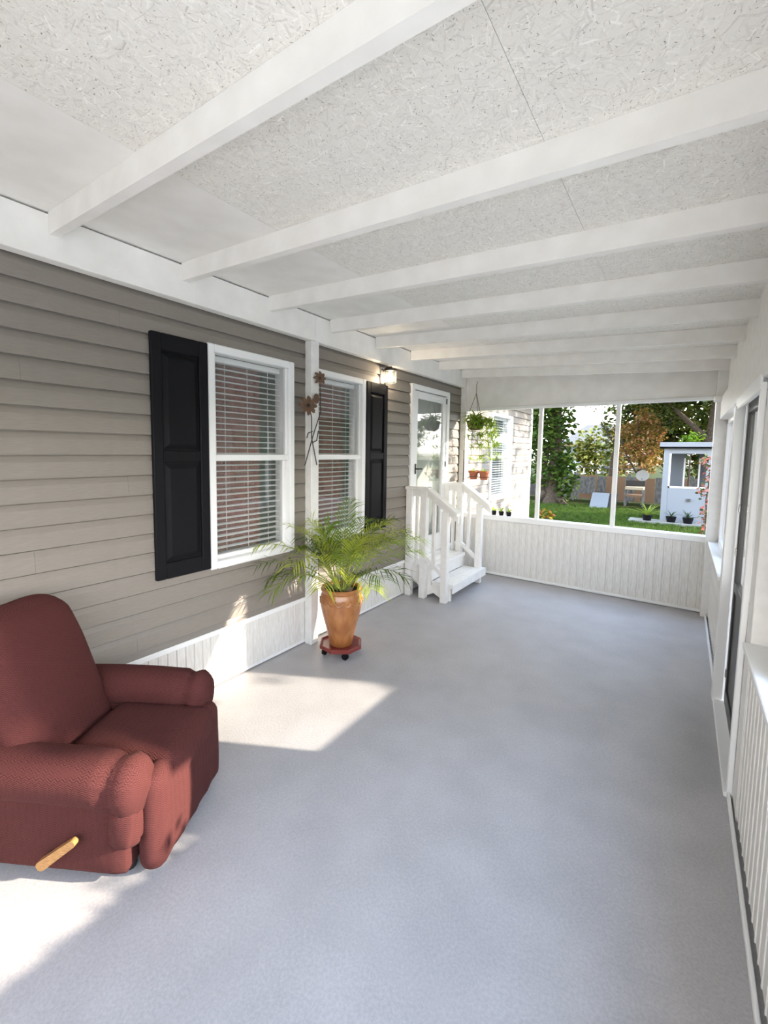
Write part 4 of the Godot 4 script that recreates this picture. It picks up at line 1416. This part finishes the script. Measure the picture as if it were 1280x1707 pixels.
	# thin branches of a nearer tree across the sky
	tree("bare_limbed_tree", "thin-leaved tree whose bent twigs cross the sky patch", Vector3(-2.9, GROUND_Y, -24.0), [
		["trunk", [Vector3(0, 0, 0), Vector3(0.1, 1.8, 0), Vector3(0.5, 2.9, 0), Vector3(1.1, 3.6, 0)], [0.10, 0.08, 0.05, 0.03]],
		["twig", [Vector3(0.2, 2.2, 0), Vector3(-0.5, 3.4, 0), Vector3(0.2, 4.2, 0), Vector3(1.0, 3.7, 0)], [0.04, 0.03, 0.025, 0.012]]],
		[[Vector3(1.2, 4.6, 0), Vector3(0.9, 0.4, 0.5), 200], [Vector3(0.5, 3.2, 0), Vector3(0.5, 0.25, 0.4), 90], [Vector3(-0.9, 4.4, 0), Vector3(0.6, 0.5, 0.5), 120]],
		lf, [Color(0.06, 0.09, 0.025), Color(0.16, 0.12, 0.05)], 0.7, 1.2, 0.1)
	# bright shrub over the shed roof
	tree("bright_shrub", "bright yellow-green shrub showing above the shed roof", Vector3(0.15, GROUND_Y, -17.2), [["trunk", [Vector3(0, 0, 0), Vector3(0, 2.0, 0)], [0.04, 0.02]]],
		[[Vector3(0, 2.3, 0), Vector3(0.32, 0.36, 0.3), 260]], lf, [Color(0.22, 0.36, 0.03), Color(0.14, 0.27, 0.03)], 0.5, 0.9, 0.2)
	# hedges far and left that close the view
	for e in [[Vector3(-9.0, GROUND_Y, -24.0), Vector3(3.6, 4.6, 1.5), 3600, "tall dark green trees massed behind the ivy trunk", [Color(0.03, 0.06, 0.012), Color(0.05, 0.09, 0.02)]],
		[Vector3(0.6, GROUND_Y, -26.0), Vector3(3.8, 5.2, 1.5), 5200, "olive green trees massed behind the oak", [Color(0.06, 0.08, 0.02), Color(0.10, 0.11, 0.03)]],
		[Vector3(-4.4, GROUND_Y, -28.0), Vector3(1.3, 0.42, 0.5), 420, "low yellowing hedge in front of the far grey house", [Color(0.36, 0.30, 0.06), Color(0.25, 0.24, 0.05)]],
		[Vector3(-4.6, GROUND_Y, -31.0), Vector3(1.5, 3.2, 0.6), 1100, "loose yellow-green tree in front of the far house", [Color(0.26, 0.24, 0.05), Color(0.16, 0.17, 0.04), Color(0.10, 0.13, 0.03)]],
		[Vector3(-7.4, GROUND_Y, -39.0), Vector3(2.2, 2.0, 0.6), 700, "yellow bushes against the wall of the far house", [Color(0.34, 0.28, 0.06), Color(0.20, 0.20, 0.05)]]]:
		var hd := thing("hedge", e[3], "hedge", e[0])
		var pp := PackedVector3Array()
		var hh: Vector3 = e[1]
		for i in 9:
			blob(pp, Vector3(rng.randf_range(-0.8, 0.8) * hh.x, hh.y * rng.randf_range(0.35, 0.85), 0), hh * Vector3(0.45, 0.42, 0.7), int(e[2] / 9.0), 0.4)
		foliage("foliage", hd, leaf_mesh(0.30, 0.10), pp, e[4], 0.7, 1.4)
		tubes("stem", hd, [Vector3(0, 0, 0), Vector3(0, hh.y * 0.7, 0)], [0.08, 0.03], M.bark)
	# far house
	var fh := thing("neighbour_house", "distant pale grey house with a light roof beyond the hedge", "house", Vector3(-6.6, GROUND_Y, -46.0))
	slab("wall", fh, -3.2, 2.4, 0.0, 2.7, 0.0, -6.0, M.house_grey, 0.0)
	var rf := MB.new()
	rf.prism(PackedVector2Array([Vector2(-3.6, 2.75), Vector2(2.9, 2.75), Vector2(1.0, 4.6), Vector2(-1.0, 4.6)]), 0.4, -6.4, func(a, b, t): return Vector3(a, b, t))
	obj("roof", rf.make(), M.roof, fh)
	slab("eave_board", fh, -3.6, 2.9, 2.62, 2.80, 0.42, 0.46, M.brown, 0.0)
	var wn := slab("window", fh, -1.0, -0.4, 1.4, 2.5, 0.0, 0.06, M.vinyl, 0.0)
	slab("pane", wn, -0.93, -0.47, 1.47, 2.43, 0.03, 0.07, M.bronze, 0.0)
	# parked car by that house
	var car := thing("parked_car", "small white car parked in front of the far house", "car", Vector3(-6.0, GROUND_Y, -37.0), deg_to_rad(70.0))
	var cb := MB.new()
	cb.prism(PackedVector2Array([Vector2(-1.9, 0.30), Vector2(1.9, 0.30), Vector2(1.95, 0.75), Vector2(1.2, 0.88), Vector2(0.6, 1.28), Vector2(-0.8, 1.30), Vector2(-1.5, 0.92), Vector2(-1.95, 0.85)]), 0.0, -1.6, func(a, b, t): return Vector3(a, b, t))
	obj("body", cb.make(), M.shed, car)
	slab("window", car, -0.7, 0.5, 0.92, 1.22, 0.005, 0.02, M.bronze, 0.0)
	for xw in [-1.2, 1.2]:
		tubes("wheel", car, [Vector3(xw, 0.3, 0.02), Vector3(xw, 0.3, -0.2)], [0.3], M.black, 14)
	# fence of weathered and brown boards
	var fe := thing("board_fence", "weathered grey and brown board fence across the back of the yard", "fence", Vector3(-2.6, GROUND_Y, -19.2))
	for k in 24:
		var x := -3.0 + k * 0.32
		if k < 6:
			slab("board", fe, x, x + 0.31, 0.05, 1.00 + rng.randf_range(-0.02, 0.02), -0.015, 0.015, M.weathered, 0.0)
		else:
			slab("board", fe, x, x + 0.31, 0.05, 0.98 + rng.randf_range(-0.02, 0.02), -0.015, 0.015, M.brown if k % 3 else M.weathered, 0.0)
	for k in 4:
		slab("post", fe, -2.9 + k * 1.9, -2.8 + k * 1.9, 0.0, 1.1, -0.10, -0.015, M.weathered, 0.0)
	tubes("top_wire", fe, [Vector3(-2.9, 1.28, 0), Vector3(1.6, 1.30, 0)], [0.012], M.weathered, 5)
	# grey panel propped in front, leaning boards
	var gp1 := thing("grey_panel", "large weathered grey sheet standing in front of the fence", "panel", Vector3(-3.10, GROUND_Y, -18.6))
	slab("sheet", gp1, -0.40, 0.40, 0.30, 0.96, -0.02, 0.02, M.weathered, 0.0)
	for x in [-0.36, 0.36]:
		slab("leg", gp1, x - 0.03, x + 0.03, 0.0, 0.32, -0.02, 0.02, M.weathered, 0.0)
	for e in [[Vector3(-2.28, GROUND_Y, -16.5), 0.27, M.grey_panel, "pale blue-grey board leaning near the middle of the lawn"], [Vector3(-1.90, GROUND_Y, -16.6), 0.14, M.bronze, "narrow dark board leaning beside the pale one"]]:
		var lb := thing("leaning_board", e[3], "board", e[0])
		var wv: float = e[1]
		var m := MB.new()
		m.hexa([Vector3(-wv, 0, 0), Vector3(wv, 0, 0), Vector3(wv, 0, -0.03), Vector3(-wv, 0, -0.03), Vector3(-wv + 0.04, 0.50, -0.30), Vector3(wv + 0.02, 0.50, -0.30), Vector3(wv + 0.02, 0.50, -0.33), Vector3(-wv + 0.04, 0.50, -0.33)])
		obj("sheet", m.make(), e[2], lb)
		tubes("prop", lb, [Vector3(0, 0, -0.5), Vector3(0, 0.46, -0.3)], [0.015], M.weathered, 5)
	# old table with a shelf
	var tbv := thing("garden_table", "old dark garden table with a beige top standing before the fence", "table", Vector3(-1.35, GROUND_Y, -18.0))
	slab("table_top", tbv, -0.28, 0.28, 0.60, 0.70, -0.25, 0.25, M.cloth_beige, 0.01)
	slab("apron", tbv, -0.30, 0.30, 0.70, 0.90, -0.25, -0.18, M.dark, 0.01)
	slab("shelf", tbv, -0.26, 0.26, 0.34, 0.42, -0.22, 0.22, M.brown, 0.0)
	for x in [-0.27, 0.27]:
		for z in [-0.22, 0.22]:
			slab("leg", tbv, x - 0.025, x + 0.025, 0.0, 0.62, z - 0.025, z + 0.025, M.weathered, 0.0)
	# round dish on a pole
	var ds := thing("dish_antenna", "round pale dish on a pole above the garden table", "dish", Vector3(-1.18, GROUND_Y, -18.5))
	tubes("pole", ds, [Vector3(0, 0, -0.05), Vector3(0, 1.05, -0.05)], [0.02], M.weathered)
	var dm := MB.new()
	dm.lathe([Vector2(0.0, 0.0), Vector2(0.10, 0.012), Vector2(0.20, 0.05), Vector2(0.205, 0.045), Vector2(0.10, 0.0), Vector2(0.0, -0.012)], 28)
	obj("bowl", dm.make(60.0), M.concrete, ds, Transform3D(Basis(Vector3.RIGHT, 1.25), Vector3(0, 1.07, 0)))
	tubes("feed_arm", ds, [Vector3(0, 0.92, 0.02), Vector3(0, 1.0, 0.26)], [0.008], M.weathered, 5)
	# white shed with an open front window
	var sh := thing("garden_shed", "small white shed with a wide window and flat roof in the yard", "shed", Vector3(0.4, GROUND_Y, -14.3))
	slab("front_wall", sh, -0.85, 1.1, 0.0, 0.95, 0.0, -0.06, M.shed, 0.0)
	slab("front_header", sh, -0.85, 1.1, 1.88, 2.02, 0.0, -0.06, M.shed, 0.0)
	slab("corner_post", sh, -0.85, -0.72, 0.0, 2.02, 0.012, -0.07, M.shed, 0.0)
	slab("corner_post", sh, 0.08, 0.22, 0.0, 2.02, 0.012, -0.07, M.shed, 0.0)
	slab("corner_post", sh, 0.98, 1.1, 0.0, 2.02, 0.012, -0.07, M.shed, 0.0)
	slab("side_wall", sh, -0.85, -0.80, 0.0, 0.95, -0.06, -1.5, M.shed, 0.0)
	slab("side_wall", sh, 1.05, 1.10, 0.0, 2.02, -0.06, -1.5, M.shed, 0.0)
	slab("back_wall", sh, -0.85, -0.35, 0.0, 2.02, -1.45, -1.5, M.house_grey, 0.0)
	slab("back_wall", sh, -0.05, 1.10, 0.0, 2.02, -1.45, -1.5, M.house_grey, 0.0)
	slab("roof", sh, -0.95, 1.2, 2.02, 2.06, 0.12, -1.6, M.roof, 0.0)
	slab("fascia", sh, -0.95, 1.2, 2.02, 2.18, 0.12, 0.10, M.shed, 0.0)
	slab("window_frame", sh, -0.72, 0.08, 0.95, 1.00, 0.01, -0.05, M.vinyl, 0.0)
	slab("window_frame", sh, -0.72, -0.68, 0.95, 1.88, 0.01, -0.05, M.vinyl, 0.0)
	slab("inner_door_frame", sh, -0.40, -0.36, 0.0, 1.75, -1.40, -1.44, M.vinyl, 0.0)
	slab("inner_door_frame", sh, -0.05, -0.01, 0.0, 1.75, -1.40, -1.44, M.vinyl, 0.0)
	slab("work_bench", sh, -0.70, 0.05, 0.86, 0.93, -0.10, -0.70, M.concrete, 0.0)
	slab("wall_lamp", sh, -0.30, -0.20, 0.62, 0.68, 0.0, 0.06, M.weathered, 0.0)
	# edging slab and plants at the shed's foot
	tag(slab("edging_slab", self, -1.15, 1.0, GROUND_Y - 0.01, GROUND_Y + 0.06, -13.75, -14.28, M.concrete, 0.01), "pale concrete edging slab along the foot of the white shed", "slab")
	var yl := mat(0.20, 0.24, 0.04, 0.5)
	yl.backlight_enabled = true
	yl.backlight = Color(0.5, 0.6, 0.15)
	yl.cull_mode = BaseMaterial3D.CULL_DISABLED
	var dg := mat(0.035, 0.07, 0.02, 0.5)
	dg.cull_mode = BaseMaterial3D.CULL_DISABLED
	for e in [[Vector3(-0.72, GROUND_Y + 0.06, -13.88), 26, 0.50, yl, "spiky yellow-green yucca in a dark pot left of the shed", "potted_yucca"], [Vector3(0.17, GROUND_Y + 0.06, -13.95), 16, 0.26, dg, "dark strap-leaved plant in a black pot before the shed wall", "potted_lily"], [Vector3(-0.19, GROUND_Y + 0.06, -13.95), 7, 0.26, dg, "sparse dark arching plant at the left corner of the shed", "potted_aloe"]]:
		var pt := thing(e[5], e[4], "potted plant", e[0])
		var q := MB.new()
		q.lathe([Vector2(0.0, 0.0), Vector2(0.09, 0.0), Vector2(0.12, 0.15), Vector2(0.10, 0.15), Vector2(0.0, 0.13)], 16)
		obj("pot", q.make(40.0), M.black, pt)
		strap_leaves("leaf", pt, Vector3(0, 0.13, 0), e[1], e[2], 0.1, 1.1, e[3], 0.014, 0.9)
	# flowering vine by the right jamb, croton at the left
	var fv := thing("flowering_vine", "pink flowering vine climbing beside the right edge of the end window", "vine", Vector3(0.42, GROUND_Y, -11.5))
	var vp := PackedVector3Array()
	for i in 8:
		blob(vp, Vector3(rng.randf_range(-0.06, 0.12), 0.2 + i * 0.22, 0), Vector3(0.14, 0.16, 0.14), 42, 0.3)
	foliage("foliage", fv, leaf_mesh(0.09, 0.035), vp, [Color(0.06, 0.09, 0.03), Color(0.10, 0.12, 0.05), Color(0.42, 0.12, 0.10), Color(0.35, 0.16, 0.14)], 0.6, 1.2)
	tubes("stem", fv, [Vector3(0.05, 0, 0), Vector3(0.0, 0.9, 0), Vector3(0.06, 1.8, 0)], [0.02, 0.015, 0.008], M.bark, 6)
	var ct := thing("croton_bush", "low croton with yellow and orange leaves at the left of the lawn", "shrub", Vector3(-2.98, GROUND_Y, -12.4))
	var cp := PackedVector3Array()
	blob(cp, Vector3(0, 0.16, 0), Vector3(0.26, 0.16, 0.2), 90, 0.3)
	foliage("foliage", ct, leaf_mesh(0.14, 0.04), cp, [Color(0.45, 0.32, 0.04), Color(0.42, 0.16, 0.05), Color(0.10, 0.16, 0.03)], 0.6, 1.1)
	tubes("stem", ct, [Vector3(0, 0, 0), Vector3(0, 0.2, 0)], [0.02, 0.01], M.bark, 6)
	# hedge added out of view by the far right window: keeps the low sun off the far floor
	var rh := thing("added_side_hedge", "tall clipped hedge added outside the far side window to block the sun", "hedge", Vector3(4.0, GROUND_Y, -7.0))
	var rp := PackedVector3Array()
	for q in [[1.35, 0.35, 3.25], [0.35, -1.85, 3.95], [-1.85, -5.2, 3.3]]:
		var hm := MB.new()
		rounded(hm, Vector3(0, q[2] * 0.5 - 0.06, (q[0] + q[1]) / 2.0), Vector3(0.25, q[2] * 0.5 - 0.10, absf(q[0] - q[1]) / 2.0), 0.12, Vector3(0.05, 0.0, 0.0), 10)
		obj("inner_mass", hm.make(60.0), M.hedge, rh)
		for i in int(1300 * absf(q[0] - q[1])):
			var p := Vector3(rng.randf_range(-0.38, 0.38), rng.randf_range(0.1, q[2]), rng.randf_range(q[1], q[0]))
			rp.append(p)
	foliage("foliage", rh, leaf_mesh(0.17, 0.06), rp, [Color(0.05, 0.10, 0.02), Color(0.08, 0.13, 0.03)], 0.6, 1.1)
	for z in [0.9, 0.3, -0.5, -1.2, -2.2, -3.4, -4.6]:
		tubes("stem", rh, [Vector3(0, 0, z), Vector3(rng.randf_range(-0.1, 0.1), 1.9, z + rng.randf_range(-0.2, 0.2))], [0.03, 0.015], M.bark, 6)
	# unseen bush added outside the near window, softening the sun on the floor by the chair
	var nb := thing("added_bush", "round green bush added outside the near side window to trim the sun", "bush", Vector3(1.05, GROUND_Y, -2.25))
	var np := PackedVector3Array()
	blob(np, Vector3(0, 0.85, -0.02), Vector3(0.30, 0.66, 0.42), 4200, 0.2)
	blob(np, Vector3(0, 0.82, 0.42), Vector3(0.30, 0.60, 0.46), 4200, 0.2)
	foliage("foliage", nb, leaf_mesh(0.055, 0.022), np, [Color(0.05, 0.10, 0.02), Color(0.08, 0.13, 0.03)], 0.7, 1.2)
	tubes("stem", nb, [Vector3(0, 0, 0), Vector3(0, 0.7, 0)], [0.03, 0.015], M.bark, 6)
	# small tree added out of view, whose crown stops the sun from reaching the chair back
	tree("sun_block_tree", "small round-crowned tree added outside the porch to shade the chair", Vector3(4.2, GROUND_Y, -4.45), [["trunk", [Vector3(0, 0, 0), Vector3(0.05, 2.0, 0), Vector3(0, 3.6, 0)], [0.07, 0.06, 0.03]]],
		[[Vector3(0, 4.05, 0.05), Vector3(0.75, 0.62, 0.85), 1500], [Vector3(0, 4.05, 0.05), Vector3(0.5, 0.4, 0.6), 700]], leaf_mesh(0.17, 0.06), [Color(0.05, 0.10, 0.02), Color(0.08, 0.13, 0.03)], 0.7, 1.2, 0.2)
	# loose crown added out of view that dapples the sun on the far stretch of the house wall
	tree("added_dapple_tree", "loose-crowned tree added past the side hedge to dapple the sun", Vector3(5.3, GROUND_Y, -13.2), [["trunk", [Vector3(0, 0, 0), Vector3(0, 2.4, 0.3), Vector3(0, 4.6, 1.6)], [0.12, 0.10, 0.05]]],
		[[Vector3(0, 5.2, 2.1), Vector3(0.8, 1.1, 2.3), 190], [Vector3(0, 6.2, 0.6), Vector3(0.8, 0.9, 1.8), 130]], leaf_mesh(0.24, 0.09), [Color(0.05, 0.10, 0.02), Color(0.08, 0.13, 0.03)], 0.7, 1.3, 0.1)
	# high crowns added above the frame to shade the back yard
	var hc := []
	for i in 60:
		hc.append([Vector3(rng.randf_range(-2.5, 9.0), rng.randf_range(4.7, 7.0), rng.randf_range(-6.0, 9.0)), Vector3(1.4, 0.5, 1.4), 300])
	tree("added_shade_tree", "tall tree added so that its high crown darkens the back yard", Vector3(-5.6, GROUND_Y, -18.5), [["trunk", [Vector3(0, 0, 0), Vector3(0.1, 2.5, 0), Vector3(0.4, 5.0, 0.3)], [0.24, 0.18, 0.12]],
		["limb", [Vector3(0.2, 3.6, 0.1), Vector3(2.5, 5.0, 1.0), Vector3(6.0, 5.6, 2.0)], [0.12, 0.09, 0.04]], ["limb", [Vector3(0.2, 3.2, 0.1), Vector3(1.5, 4.8, 2.5), Vector3(3.0, 5.6, 5.5)], [0.11, 0.08, 0.04]]],
		hc, leaf_mesh(0.36, 0.12), [Color(0.045, 0.08, 0.018), Color(0.07, 0.10, 0.025)], 0.7, 1.2, 0.1)
